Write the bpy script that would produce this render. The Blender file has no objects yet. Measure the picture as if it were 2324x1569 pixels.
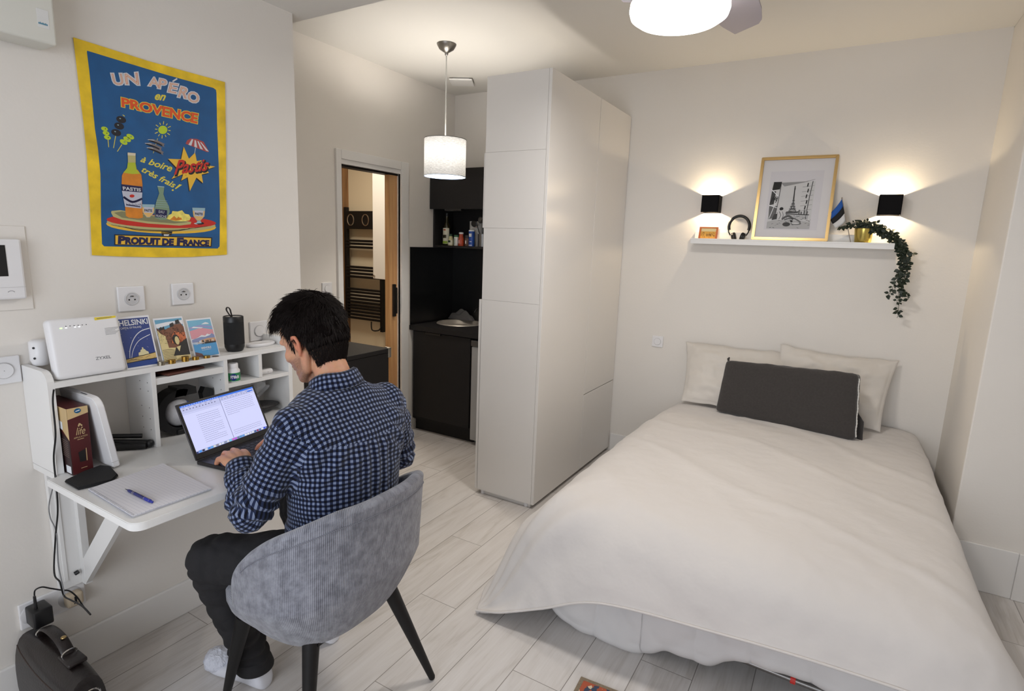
import bpy, bmesh, math, random
import numpy as np
from mathutils import Vector, Matrix
from mathutils.geometry import tessellate_polygon
random.seed(7)
PI = math.pi
sc = bpy.context.scene
COL = sc.collection

# ------------------------------------------------------------ camera
CAMP = Vector((2.193, 0.0, 1.55))
YAW, PITCH, ROLL, FPX = 0.53151127, 0.17922691, 0.03588615, 1278.57
def _basis():
    cy, sy = math.cos(YAW), math.sin(YAW)
    f = Vector((-sy*math.cos(PITCH), cy*math.cos(PITCH), -math.sin(PITCH)))
    r = Vector((cy, sy, 0)); u = r.cross(f)
    r2 = r*math.cos(ROLL)+u*math.sin(ROLL); u2 = -r*math.sin(ROLL)+u*math.cos(ROLL)
    return r2, u2, f
CR, CU, CF = _basis()
cam = bpy.data.cameras.new('camera'); camo = bpy.data.objects.new('camera', cam); COL.objects.link(camo)
m = Matrix((CR, CU, -CF)).transposed().to_4x4(); m.translation = CAMP
camo.matrix_world = m
cam.sensor_width = 36.0; cam.lens = FPX/2324*36.0; cam.clip_start = 0.02
sc.camera = camo
def at(x, y, ax, val):
    """the point seen at pixel (x, y) of the photograph on the plane ax = val (metres)"""
    d = CF+CR*((x-1162)/FPX)-CU*((y-784.5)/FPX)
    i = 'xyz'.index(ax)
    return CAMP+d*((val-CAMP[i])/d[i])

# ------------------------------------------------------------ world, light, exposure
sc.view_settings.view_transform = 'Standard'; sc.view_settings.look = 'None'
sc.view_settings.gamma = 1.0; sc.view_settings.exposure = 0.14
sc.view_settings.use_curve_mapping = False
w = bpy.data.worlds.new('world'); sc.world = w; w.use_nodes = True
w.node_tree.nodes['Background'].inputs[0].default_value = (0.75, 0.83, 1.0, 1)
w.node_tree.nodes['Background'].inputs[1].default_value = 1.0

def light(name, kind, loc, energy, color, size=0.1, size_y=None, rot=(0, 0, 0), parent=None):
    l = bpy.data.lights.new(name, kind); l.energy = energy; l.color = color
    if kind == 'AREA':
        l.size = size
        if size_y: l.shape = 'RECTANGLE'; l.size_y = size_y
    else: l.shadow_soft_size = size
    o = bpy.data.objects.new(name, l); COL.objects.link(o); o.location = loc; o.rotation_euler = rot
    if parent: o.parent = parent
    return o
# daylight through the window in the wall behind the camera
light('daylight', 'AREA', (1.7, -1.62, 1.45), 44, (0.90, 0.94, 1.0), 2.2, 1.9, (PI/2, 0, 0))

# ------------------------------------------------------------ materials
def srgb(h):
    if isinstance(h, str):
        h = h.lstrip('#'); c = [int(h[i:i+2], 16)/255 for i in (0, 2, 4)]
    else: c = [v/255 for v in h]
    return tuple(((v/12.92) if v <= .04045 else ((v+.055)/1.055)**2.4) for v in c)+(1,)
MATS = {}
def mat(name, col, rough=.5, metal=0, emit=0, noise=0, scale=20, bump=0, bscale=200, spec=.5, trans=0, alpha=1, sheen=0, coords='Object', stretch=None, detail=4):
    if name in MATS: return MATS[name]
    m = bpy.data.materials.new(name); m.use_nodes = True; MATS[name] = m
    nt = m.node_tree; b = nt.nodes['Principled BSDF']; c = srgb(col)
    b.inputs['Base Color'].default_value = c; b.inputs['Roughness'].default_value = rough
    b.inputs['Metallic'].default_value = metal; b.inputs['Specular IOR Level'].default_value = spec
    if emit: b.inputs['Emission Color'].default_value = c; b.inputs['Emission Strength'].default_value = emit
    if trans: b.inputs['Transmission Weight'].default_value = trans; b.inputs['IOR'].default_value = 1.45
    if alpha < 1: b.inputs['Alpha'].default_value = alpha
    if sheen: b.inputs['Sheen Weight'].default_value = sheen; b.inputs['Sheen Roughness'].default_value = .5
    tc = nt.nodes.new('ShaderNodeTexCoord'); out = tc.outputs[coords]
    if stretch:
        mp = nt.nodes.new('ShaderNodeMapping'); mp.inputs['Scale'].default_value = stretch
        nt.links.new(out, mp.inputs[0]); out = mp.outputs[0]
    if noise:
        n = nt.nodes.new('ShaderNodeTexNoise'); n.inputs['Scale'].default_value = scale; n.inputs['Detail'].default_value = detail
        nt.links.new(out, n.inputs['Vector'])
        r = nt.nodes.new('ShaderNodeValToRGB'); r.color_ramp.elements[0].position = .3; r.color_ramp.elements[1].position = .7
        r.color_ramp.elements[0].color = tuple(v*(1-noise) for v in c[:3])+(1,)
        r.color_ramp.elements[1].color = tuple(min(1, v*(1+noise)) for v in c[:3])+(1,)
        nt.links.new(n.outputs['Fac'], r.inputs['Fac']); nt.links.new(r.outputs[0], b.inputs['Base Color'])
    if bump:
        n2 = nt.nodes.new('ShaderNodeTexNoise'); n2.inputs['Scale'].default_value = bscale; n2.inputs['Detail'].default_value = 3
        nt.links.new(out, n2.inputs['Vector'])
        bp = nt.nodes.new('ShaderNodeBump'); bp.inputs['Strength'].default_value = bump; bp.inputs['Distance'].default_value = .01
        nt.links.new(n2.outputs['Fac'], bp.inputs['Height']); nt.links.new(bp.outputs[0], b.inputs['Normal'])
    return m
def nd(nt, t, **kw):
    n = nt.nodes.new(t)
    for k, v in kw.items():
        if k.startswith('i'): n.inputs[int(k[1:])].default_value = v
        else: setattr(n, k, v)
    return n
def mth(nt, op, a, b=None, c=None):
    n = nt.nodes.new('ShaderNodeMath'); n.operation = op
    for i, v in enumerate((a, b, c)):
        if v is None: continue
        if isinstance(v, (int, float)): n.inputs[i].default_value = v
        else: nt.links.new(v, n.inputs[i])
    return n.outputs[0]

WALL = mat('wall_paint', (229, 224, 217), .75, noise=.012, scale=2.5, bump=.05, bscale=90, spec=.25)
CEIL = mat('ceiling_paint', (226, 223, 217), .85, spec=.15)
TRIM = mat('trim_paint', (232, 230, 227), .45)
WHITE = mat('white_laminate', (232, 231, 229), .38, bump=.03, bscale=300)
WARD = mat('wardrobe_laminate', (228, 224, 219), .2)
PLAST = mat('white_plastic', (232, 231, 232), .35)
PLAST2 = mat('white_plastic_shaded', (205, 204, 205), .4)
BLACK = mat('black_laminate', (30, 28, 28), .6, bump=.02, bscale=300, spec=.3)
BLACKG = mat('black_splash', (14, 14, 15), .3)
BLKP = mat('black_plastic', (18, 18, 20), .4)
BLKM = mat('black_metal', (15, 14, 15), .5, spec=.35)
STEEL = mat('steel', (185, 180, 172), .28, metal=1)
GREYM = mat('grey_metal', (120, 118, 116), .35, metal=.8)
SILV = mat('fridge_silver', (176, 176, 175), .4, metal=.3)

def floor_mat():
    m = bpy.data.materials.new('floor_planks'); m.use_nodes = True; nt = m.node_tree; b = nt.nodes['Principled BSDF']
    tc = nd(nt, 'ShaderNodeTexCoord'); sp = nd(nt, 'ShaderNodeSeparateXYZ'); nt.links.new(tc.outputs['Object'], sp.inputs[0])
    u = mth(nt, 'DIVIDE', mth(nt, 'ADD', sp.outputs[0], 5*.192-.0+.0-.002), .192)   # plank number
    row = mth(nt, 'FLOOR', u); fu = mth(nt, 'FRACT', u)
    off = mth(nt, 'FRACT', mth(nt, 'MULTIPLY', row, .377))
    v = mth(nt, 'ADD', mth(nt, 'DIVIDE', sp.outputs[1], 1.28), off)
    pv = mth(nt, 'FLOOR', v); fv = mth(nt, 'FRACT', v)
    e1 = mth(nt, 'LESS_THAN', mth(nt, 'ABSOLUTE', mth(nt, 'SUBTRACT', fu, .5)), .4925)
    e2 = mth(nt, 'LESS_THAN', mth(nt, 'ABSOLUTE', mth(nt, 'SUBTRACT', fv, .5)), .4990)
    ok = mth(nt, 'MULTIPLY', e1, e2)
    wn = nd(nt, 'ShaderNodeTexWhiteNoise'); cb = nd(nt, 'ShaderNodeCombineXYZ')
    nt.links.new(row, cb.inputs[0]); nt.links.new(pv, cb.inputs[1]); nt.links.new(cb.outputs[0], wn.inputs['Vector'])
    mp = nd(nt, 'ShaderNodeMapping'); mp.inputs['Scale'].default_value = (11, 1.6, 1)
    ad = nd(nt, 'ShaderNodeVectorMath', operation='ADD'); nt.links.new(tc.outputs['Object'], ad.inputs[0])
    sc2 = nd(nt, 'ShaderNodeVectorMath', operation='SCALE'); sc2.inputs['Scale'].default_value = 7; nt.links.new(wn.outputs['Color'], sc2.inputs[0])
    nt.links.new(sc2.outputs[0], ad.inputs[1]); nt.links.new(ad.outputs[0], mp.inputs[0])
    n = nd(nt, 'ShaderNodeTexNoise'); n.inputs['Scale'].default_value = 1.6; n.inputs['Detail'].default_value = 8; n.inputs['Distortion'].default_value = 1.2
    nt.links.new(mp.outputs[0], n.inputs['Vector'])
    mp2 = nd(nt, 'ShaderNodeMapping'); mp2.inputs['Scale'].default_value = (160, 6, 1); nt.links.new(ad.outputs[0], mp2.inputs[0])
    n2 = nd(nt, 'ShaderNodeTexNoise'); n2.inputs['Scale'].default_value = 1; n2.inputs['Detail'].default_value = 2; nt.links.new(mp2.outputs[0], n2.inputs['Vector'])
    f = mth(nt, 'ADD', mth(nt, 'MULTIPLY', n.outputs['Fac'], .72), mth(nt, 'MULTIPLY', n2.outputs['Fac'], .28))
    f = mth(nt, 'ADD', f, mth(nt, 'MULTIPLY', mth(nt, 'SUBTRACT', wn.outputs['Value'], .5), .07))
    r = nd(nt, 'ShaderNodeValToRGB'); e = r.color_ramp.elements
    e[0].position = .32; e[0].color = srgb((190, 184, 178)); e[1].position = .66; e[1].color = srgb((214, 210, 207))
    q = e.new(.47); q.color = srgb((206, 201, 197)); nt.links.new(f, r.inputs[0])
    mx = nd(nt, 'ShaderNodeMix', data_type='RGBA'); mx.inputs['A'].default_value = srgb((132, 126, 120))
    nt.links.new(ok, mx.inputs['Factor']); nt.links.new(r.outputs[0], mx.inputs['B']); nt.links.new(mx.outputs['Result'], b.inputs['Base Color'])
    b.inputs['Roughness'].default_value = .42
    bp = nd(nt, 'ShaderNodeBump'); bp.inputs['Strength'].default_value = .25; bp.inputs['Distance'].default_value = .002
    nt.links.new(mth(nt, 'ADD', ok, mth(nt, 'MULTIPLY', n2.outputs['Fac'], .3)), bp.inputs['Height']); nt.links.new(bp.outputs[0], b.inputs['Normal'])
    return m
def wood_mat(name, c1, c2, stretch=(60, 60, 3), rough=.5):
    m = bpy.data.materials.new(name); m.use_nodes = True; nt = m.node_tree; b = nt.nodes['Principled BSDF']
    tc = nd(nt, 'ShaderNodeTexCoord'); mp = nd(nt, 'ShaderNodeMapping'); mp.inputs['Scale'].default_value = stretch
    nt.links.new(tc.outputs['Object'], mp.inputs[0])
    n = nd(nt, 'ShaderNodeTexNoise'); n.inputs['Scale'].default_value = 1; n.inputs['Detail'].default_value = 6; n.inputs['Distortion'].default_value = .6
    nt.links.new(mp.outputs[0], n.inputs['Vector'])
    r = nd(nt, 'ShaderNodeValToRGB'); r.color_ramp.elements[0].position = .35; r.color_ramp.elements[0].color = srgb(c1)
    r.color_ramp.elements[1].position = .65; r.color_ramp.elements[1].color = srgb(c2)
    nt.links.new(n.outputs[0], r.inputs[0]); nt.links.new(r.outputs[0], b.inputs['Base Color']); b.inputs['Roughness'].default_value = rough
    return m
def gingham_mat():
    m = bpy.data.materials.new('gingham_flannel'); m.use_nodes = True; nt = m.node_tree; b = nt.nodes['Principled BSDF']
    uv = nd(nt, 'ShaderNodeUVMap'); sp = nd(nt, 'ShaderNodeSeparateXYZ')
    n = nd(nt, 'ShaderNodeTexNoise'); n.inputs['Scale'].default_value = 5; nt.links.new(uv.outputs[0], n.inputs['Vector'])
    nz = nd(nt, 'ShaderNodeVectorMath', operation='MULTIPLY_ADD'); nt.links.new(n.outputs['Color'], nz.inputs[0])
    nz.inputs[1].default_value = (.010, .010, 0); nt.links.new(uv.outputs[0], nz.inputs[2])
    nt.links.new(nz.outputs[0], sp.inputs[0])
    P = .0146
    a = mth(nt, 'GREATER_THAN', mth(nt, 'FRACT', mth(nt, 'DIVIDE', sp.outputs[0], P)), .5)
    c = mth(nt, 'GREATER_THAN', mth(nt, 'FRACT', mth(nt, 'DIVIDE', sp.outputs[1], P)), .5)
    s = mth(nt, 'MULTIPLY', mth(nt, 'ADD', a, c), .5)
    fine = nd(nt, 'ShaderNodeTexNoise'); fine.inputs['Scale'].default_value = 1300; nt.links.new(uv.outputs[0], fine.inputs['Vector'])
    s2 = mth(nt, 'ADD', s, mth(nt, 'MULTIPLY', mth(nt, 'SUBTRACT', fine.outputs['Fac'], .5), .22))
    r = nd(nt, 'ShaderNodeValToRGB'); e = r.color_ramp.elements
    e[0].position = .08; e[0].color = srgb((124, 136, 164)); e[1].position = .92; e[1].color = srgb((11, 13, 25))
    q = e.new(.4); q.color = srgb((44, 53, 82)); q = e.new(.62); q.color = srgb((32, 40, 66))
    nt.links.new(s2, r.inputs[0]); nt.links.new(r.outputs[0], b.inputs['Base Color'])
    b.inputs['Roughness'].default_value = .9; b.inputs['Specular IOR Level'].default_value = .15
    b.inputs['Sheen Weight'].default_value = .15
    return m
def corduroy_mat():
    m = bpy.data.materials.new('grey_corduroy'); m.use_nodes = True; nt = m.node_tree; b = nt.nodes['Principled BSDF']
    uv = nd(nt, 'ShaderNodeUVMap'); sp = nd(nt, 'ShaderNodeSeparateXYZ'); nt.links.new(uv.outputs[0], sp.inputs[0])
    s = mth(nt, 'SINE', mth(nt, 'MULTIPLY', sp.outputs[0], 2*PI/.0048))
    n = nd(nt, 'ShaderNodeTexNoise'); n.inputs['Scale'].default_value = 34; n.inputs['Detail'].default_value = 12; n.inputs['Roughness'].default_value = .68
    mp = nd(nt, 'ShaderNodeMapping'); mp.inputs['Scale'].default_value = (1.0, .8, 1); nt.links.new(uv.outputs[0], mp.inputs[0]); nt.links.new(mp.outputs[0], n.inputs['Vector'])
    f = mth(nt, 'ADD', mth(nt, 'MULTIPLY', n.outputs['Fac'], 1.3), mth(nt, 'MULTIPLY', s, .16))
    r = nd(nt, 'ShaderNodeValToRGB'); e = r.color_ramp.elements
    e[0].position = .38; e[0].color = srgb((92, 93, 102)); e[1].position = .92; e[1].color = srgb((158, 160, 170))
    nt.links.new(f, r.inputs[0]); nt.links.new(r.outputs[0], b.inputs['Base Color'])
    b.inputs['Roughness'].default_value = .85; b.inputs['Sheen Weight'].default_value = .35; b.inputs['Specular IOR Level'].default_value = .15
    bp = nd(nt, 'ShaderNodeBump'); bp.inputs['Strength'].default_value = .5; bp.inputs['Distance'].default_value = .001
    nt.links.new(s, bp.inputs['Height']); nt.links.new(bp.outputs[0], b.inputs['Normal'])
    return m
FLOORM = floor_mat()
OAK = wood_mat('oak_wood', (196, 146, 96), (214, 168, 116), (50, 50, 2.5))
WTILE = wood_mat('wood_tile', (120, 88, 58), (164, 126, 88), (70, 70, 2))

# ------------------------------------------------------------ mesh helpers
def link(name, me, mats, parent=None):
    o = bpy.data.objects.new(name, me); COL.objects.link(o)
    for mm in (mats if isinstance(mats, (list, tuple)) else [mats]): me.materials.append(mm)
    if parent: o.parent = parent
    return o
def part(name, bm, m, parent=None, smooth=None, label=None):
    """finish a bmesh given in WORLD coordinates as an object; a part is shifted into its parent's frame"""
    if parent is not None:
        P = Matrix.Identity(4); q = parent
        chain = []
        while q is not None: chain.append(q.matrix_basis.copy()); q = q.parent
        for c in reversed(chain): P = P @ c
        if not parent.get('_local'): bmesh.ops.transform(bm, matrix=P.inverted(), verts=bm.verts)
    me = bpy.data.meshes.new(name); bm.to_mesh(me); bm.free()
    if smooth is not None:
        for p in me.polygons: p.use_smooth = True
        if smooth < 3: me.set_sharp_from_angle(angle=smooth)
    o = link(name, me, m, parent)
    if parent is None: recenter(o)
    if label: o['label'] = label
    return o
def recenter(o):
    n = len(o.data.vertices)
    if not n: return
    co = np.empty(n*3, 'f'); o.data.vertices.foreach_get('co', co); co = co.reshape(-1, 3)
    c = Vector(((co[:, 0].min()+co[:, 0].max())/2, (co[:, 1].min()+co[:, 1].max())/2, co[:, 2].min()))
    o.data.transform(Matrix.Translation(-c)); o.location = c
def tag(o, label=None, cat=None, group=None, kind=None):
    for k, v in (('label', label), ('category', cat), ('group', group), ('kind', kind)):
        if v: o[k] = v
    return o
def thing(name, label, cat, loc=(0, 0, 0), rotz=0, group=None):
    o = bpy.data.objects.new(name, None); COL.objects.link(o); o.empty_display_size = .05
    o.location = loc; o.rotation_euler = (0, 0, rotz)
    o.matrix_basis = Matrix.Translation(Vector(loc)) @ Matrix.Rotation(rotz, 4, 'Z')
    return tag(o, label, cat, group)
def struct(name, bm, m, smooth=None):
    o = part(name, bm, m, smooth=smooth); o['kind'] = 'structure'; return o
def B(): return bmesh.new()
def box(bm, x0, x1, y0, y1, z0, z1, bev=0, M=None, mi=0, seg=2):
    x0, x1 = sorted((x0, x1)); y0, y1 = sorted((y0, y1)); z0, z1 = sorted((z0, z1))
    vs = [bm.verts.new((x, y, z)) for x in (x0, x1) for y in (y0, y1) for z in (z0, z1)]
    fs = [bm.faces.new([vs[i] for i in q]) for q in ((0, 1, 3, 2), (4, 6, 7, 5), (0, 4, 5, 1), (2, 3, 7, 6), (0, 2, 6, 4), (1, 5, 7, 3))]
    for f in fs: f.material_index = mi
    if bev:
        es = list({e for f in fs for e in f.edges})
        r = bmesh.ops.bevel(bm, geom=es, offset=bev, segments=seg, affect='EDGES', profile=.5)
        for f in r['faces']: f.material_index = mi
        vs = list({v for f in r['faces'] for v in f.verts} | {v for v in vs if v.is_valid})
    if M is not None: bmesh.ops.transform(bm, matrix=M, verts=vs)
    return vs
def prism(bm, pts, vec, mi=0):
    """a closed polygon of 3D points extruded by vec"""
    vec = Vector(vec); a = [bm.verts.new(p) for p in pts]; b = [bm.verts.new(Vector(p)+vec) for p in pts]
    n = len(pts); fs = [bm.faces.new(a), bm.faces.new(b[::-1])] if n <= 4 else []
    for i in range(n): fs.append(bm.faces.new((a[i], b[i], b[(i+1) % n], a[(i+1) % n])))
    for f in fs: f.material_index = mi
    if n > 4:
        for vv in (a, b[::-1]):
            for t_ in tessellate_polygon([[v.co for v in vv]]):
                try: bm.faces.new([vv[i] for i in t_]).material_index = mi
                except ValueError: pass
    bmesh.ops.recalc_face_normals(bm, faces=[f for f in bm.faces])
    return a+b
def poly(bm, pts, mi=0):
    vs = [bm.verts.new(p) for p in pts]
    if len(vs) <= 3: bm.faces.new(vs).material_index = mi; return
    for t_ in tessellate_polygon([[v.co for v in vs]]):
        try: bm.faces.new([vs[i] for i in t_]).material_index = mi
        except ValueError: pass
def grid(bm, pts, closeu=False, closev=False, mi=0, uvs=None):
    """pts[i][j] -> quads"""
    V = [[bm.verts.new(p) for p in row] for row in pts]
    n, k = len(V), len(V[0]); uvl = bm.loops.layers.uv.verify() if uvs else None
    for i in range(n if closeu else n-1):
        for j in range(k if closev else k-1):
            idx = ((i, j), ((i+1), j), ((i+1), (j+1)), (i, (j+1)))
            vs = [V[a % n][c % k] for a, c in idx]
            if len(set(vs)) < 3: continue
            f = bm.faces.new(vs); f.material_index = mi
            if uvs:
                for l, (a, c) in zip(f.loops, idx): l[uvl].uv = uvs(a, c)
    return V
def frame(d, up=None):
    d = Vector(d).normalized(); up = Vector(up) if up is not None else (Vector((0, 0, 1)) if abs(d.z) < .9 else Vector((0, 1, 0)))
    s = d.cross(up).normalized(); return s, s.cross(d)
def smoothpath(pts, n=8):
    P = [Vector(p) for p in pts]; out = []
    if len(P) < 3: return P
    for i in range(len(P)-1):
        p0, p1, p2, p3 = P[max(i-1, 0)], P[i], P[i+1], P[min(i+2, len(P)-1)]
        for k in range(n):
            t = k/n
            out.append(.5*((2*p1)+(p2-p0)*t+(2*p0-5*p1+4*p2-p3)*t*t+(3*p1-p0-3*p2+p3)*t**3))
    out.append(P[-1]); return out
def tube(bm, pts, r, seg=8, cap=True, mi=0):
    n = len(pts); pts = [Vector(p) for p in pts]; rows = []; s = None
    for i, p in enumerate(pts):
        d = (pts[min(i+1, n-1)]-pts[max(i-1, 0)])
        if d.length < 1e-9: d = Vector((0, 0, 1))
        d.normalize()
        if s is None: s, u = frame(d)
        else: s = (s-d*s.dot(d)).normalized(); u = s.cross(d)
        rr = r[i] if isinstance(r, (list, tuple)) else r
        rows.append([p+s*math.cos(a)*rr+u*math.sin(a)*rr for a in [2*PI*k/seg for k in range(seg)]])
    V = grid(bm, rows, closev=True, mi=mi)
    if cap:
        for row in (V[0][::-1], V[-1]):
            f = bm.faces.new(row); f.material_index = mi
def lathe(bm, prof, c=(0, 0, 0), axis=(0, 0, 1), seg=24, mi=0, cap=True, sx=1, sy=1):
    """prof = [(radius, height)...] along axis from c"""
    c = Vector(c); ax = Vector(axis).normalized(); s, u = frame(ax)
    if abs(ax.z) > .9: s, u = Vector((1, 0, 0)), Vector((0, 1, 0))
    rows = [[c+ax*h+s*math.cos(a)*max(r, 1e-5)*sx+u*math.sin(a)*max(r, 1e-5)*sy for a in [2*PI*k/seg for k in range(seg)]] for r, h in prof]
    V = grid(bm, rows, closev=True, mi=mi)
    if cap:
        for row in (V[0][::-1], V[-1]):
            f = bm.faces.new(row); f.material_index = mi
    return V
def ell(bm, c, r, seg=16, rings=10, M=None, mi=0):
    c = Vector(c); rows = []
    for i in range(rings+1):
        t = PI*i/rings; rows.append([Vector((r[0]*math.sin(t)*math.cos(2*PI*k/seg), r[1]*math.sin(t)*math.sin(2*PI*k/seg), -r[2]*math.cos(t)))*1.0 for k in range(seg)])
    for row in rows:
        for k in range(seg):
            p = row[k]
            if M is not None: p = M @ p
            row[k] = p+c
    V = grid(bm, rows, closev=True, mi=mi)
    vs = [v for r_ in V for v in r_]; bmesh.ops.remove_doubles(bm, verts=vs, dist=1e-6)
def cyl(bm, p, q, r, seg=20, r2=None, mi=0): 
    tube(bm, [p, q], [r, r if r2 is None else r2], seg, mi=mi)
_font = {}
def textpolys(s, bold=0.0, shear=0.0, space=1.0):
    """font outlines as triangles in the unit box of the unbolded string"""
    key = (s, bold, shear, space)
    if key in _font: return _font[key]
    def mk(off):
        c = bpy.data.curves.new('t', 'FONT'); c.body = s; c.size = 1; c.offset = off; c.shear = shear; c.space_character = space; c.resolution_u = 3
        o = bpy.data.objects.new('t', c); COL.objects.link(o)
        dg = bpy.context.evaluated_depsgraph_get(); me = bpy.data.meshes.new_from_object(o.evaluated_get(dg))
        me.calc_loop_triangles(); V = [v.co.copy() for v in me.vertices]; T = [tuple(t.vertices) for t in me.loop_triangles]
        bpy.data.objects.remove(o); bpy.data.curves.remove(c); bpy.data.meshes.remove(me); return V, T
    V0, _ = mk(0.0)
    x0, x1 = min(v.x for v in V0), max(v.x for v in V0); y0, y1 = min(v.y for v in V0), max(v.y for v in V0)
    V, T = mk(bold)
    r = ([((v.x-x0)/(x1-x0), (v.y-y0)/(y1-y0)) for v in V], T); _font[key] = r; return r
def textquad(bm, s, tl, tr, br, bl, bold=0, shear=0, mi=0, space=1.0):
    V, T = textpolys(s, bold, shear, space); tl, tr, br, bl = map(Vector, (tl, tr, br, bl))
    vs = [bm.verts.new((bl*(1-u)+br*u)*(1-v)+(tl*(1-u)+tr*u)*v) for u, v in V]
    for t in T:
        try: f = bm.faces.new([vs[i] for i in t]); f.material_index = mi
        except ValueError: pass
def remesh(bm, voxel, smooth_it=4, name='m'):
    bmesh.ops.recalc_face_normals(bm, faces=bm.faces); me = bpy.data.meshes.new(name); bm.to_mesh(me); bm.free()
    o = bpy.data.objects.new(name, me); COL.objects.link(o)
    md = o.modifiers.new('r', 'REMESH'); md.mode = 'VOXEL'; md.voxel_size = voxel
    if smooth_it:
        s = o.modifiers.new('s', 'SMOOTH'); s.iterations = smooth_it; s.factor = .5
    dg = bpy.context.evaluated_depsgraph_get(); out = bpy.data.meshes.new_from_object(o.evaluated_get(dg))
    bpy.data.objects.remove(o); bpy.data.meshes.remove(me)
    b2 = bmesh.new(); b2.from_mesh(out); bpy.data.meshes.remove(out); return b2
def copy_tree(o, parent=None):
    c = o.copy(); COL.objects.link(c); c.parent = parent
    for ch in o.children: copy_tree(ch, c)
    return c
# ============================================================ room shell
ZC, YB, XD, YE, ZS = 2.735, 3.99, -0.783, 1.765, 2.49   # ceiling, back wall, door wall, end of desk wall, soffit
XR, YJ, XF, YF = 2.765, 3.27, 3.95, -1.25
b = B(); box(b, -2.6, XF+.1, YF-.1, 4.6, -.08, 0); struct('floor', b, FLOORM)
b = B(); box(b, -2.6, XF+.1, 1.84, 4.6, ZC, ZC+.1); struct('ceiling', b, CEIL)
b = B(); box(b, XD, XF, YF, 1.84, ZS, ZC+.1); struct('ceiling', b, CEIL)
b = B(); box(b, XD, 0, YF, YE, 0, ZS); struct('wall_left', b, WALL)
# wall with the sliding door (opening y 2.735-3.32, z 0-2.03)
b = B(); box(b, XD-.1, XD, YE-.3, 2.735, 0, ZC); box(b, XD-.1, XD, 2.735, 3.32, 2.03, ZC); box(b, XD-.1, XD, 3.32, YB+.1, 0, ZC)
struct('wall_door', b, WALL)
b = B(); box(b, XD, XR, YB, YB+.12, 0, ZC); struct('wall_back', b, WALL)
b = B(); box(b, XR, XF, YJ, YB+.12, 0, ZC, bev=.006); struct('wall_right_alcove', b, WALL)
b = B(); box(b, XF, XF+.1, YF, YJ, 0, ZC); struct('wall_right', b, WALL)
b = B()
for a in ((0-.8, .6, 0, ZC), (2.8, XF+.1, 0, ZC), (.6, 2.8, 0, .45), (.6, 2.8, 2.35, ZC)): box(b, a[0], a[1], YF-.1, YF, a[2], a[3])
struct('wall_front', b, WALL)
b = B()
for a in ((.6, .66), (1.67, 1.73), (2.74, 2.8)): box(b, a[0], a[1], YF-.08, YF-.02, .45, 2.35)
box(b, .6, 2.8, YF-.08, YF-.02, .45, .51); box(b, .6, 2.8, YF-.08, YF-.02, 2.29, 2.35)
struct('window_1', b, TRIM)
# bathroom beyond the door
BATH = mat('bath_wall', (226, 214, 190), .7)
b = B(); box(b, -2.42, XD-.1, 4.35, 4.45, 0, ZC); struct('wall_bath_back', b, BATH)
b = B(); box(b, -2.5, -2.42, 1.7, 4.45, 0, ZC); struct('wall_bath_left', b, WTILE)
b = B(); box(b, -2.42, XD-.1, 1.7, 1.8, 0, ZC); struct('wall_bath_front', b, BATH)
light('bath_lamp', 'AREA', (-1.6, 3.3, 2.6), 17, (1, .88, .70), .5)
# baseboards
def bb(name, x0, x1, y0, y1, h=.14):
    b = B(); box(b, x0, x1, y0, y1, 0, h, bev=.003); struct(name, b, TRIM)
bb('baseboard_left', 0, .013, YF, YE); bb('baseboard_back', .76, XR, YB-.013, YB)
bb('baseboard_right_alcove', XR-.0, 3.02, YJ-.013, YJ, .23); bb('baseboard_right', XR-.013, XR, YJ, YB-.013, .14)
bb('baseboard_right_end', 3.02, XF, YJ-.02, YJ, .23)
bb('baseboard_door', XD, XD+.013, 3.41, 3.44, .13); bb('baseboard_end', XD, 0, YE, YE+.013, .14)
# door surround: architrave, sliding oak leaf in its pocket, black pull
b = B(); x1 = XD+.018
box(b, XD-.02, x1, 2.69, 2.735, 0, 2.12, bev=.004); box(b, XD-.02, x1, 3.32, 3.40, 0, 2.12, bev=.004); box(b, XD-.02, x1-.001, 2.736, 3.319, 2.06, 2.12, bev=.003)
box(b, XD-.012, XD+.006, 2.735, 3.32, 2.03, 2.06); box(b, XD-.1, XD-.02, 2.735, 2.742, 0, 2.03); struct('trim_1', b, TRIM)
dr = thing('door_1', None, None); dr['kind'] = 'structure'
part('leaf', (lambda b: (box(b, XD-.075, XD-.03, 3.235, 3.5, .005, 2.03), b)[1])(B()), OAK, dr)
b = B(); box(b, XD-.029, XD-.006, 3.262, 3.285, .96, 1.21, bev=.004); box(b, XD-.006, XD+.012, 3.268, 3.279, .985, 1.185, bev=.003)
part('door_handle', b, BLKM, dr)
b = B(); box(b, XD-.1, XD-.02, 2.735, 3.32, 2.018, 2.03); part('track', b, BLKM, dr)

# ============================================================ bathroom things seen through the door
t = thing('towel_radiator', 'black towel radiator with horizontal bars on the bathroom wall', 'radiator', (-2.13, 4.28, .64))
b = B(); box(b, -2.40, -2.36, 4.26, 4.30, .70, 1.86, bev=.004); part('side_rail', b, BLKM, t)
b = B(); box(b, -1.90, -1.86, 4.26, 4.30, .60, 1.86, bev=.004); part('side_rail', b, BLKM, t)
b = B(); box(b, -2.36, -1.90, 4.255, 4.285, 1.64, 1.82, bev=.004); part('top_panel', b, BLKM, t)
for z in (1.52, 1.49, 1.455, 1.25, 1.22, 1.185, 1.15, 1.02, .99, .955, .92, .885, .85, .82, .785, .75, .715):
    b = B(); tube(b, [(-2.37, 4.265, z), (-1.89, 4.265, z)], .0125, 8); part('bar', b, BLKM, t, smooth=1)
for x in (-2.29, -2.08):
    b = B(); tube(b, [Vector((x+.045*math.cos(a), 4.25, 1.73+.055*math.sin(a))) for a in [2*PI*k/20 for k in range(21)]], .006, 6); part('towel_ring', b, STEEL, t, smooth=1)
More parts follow.
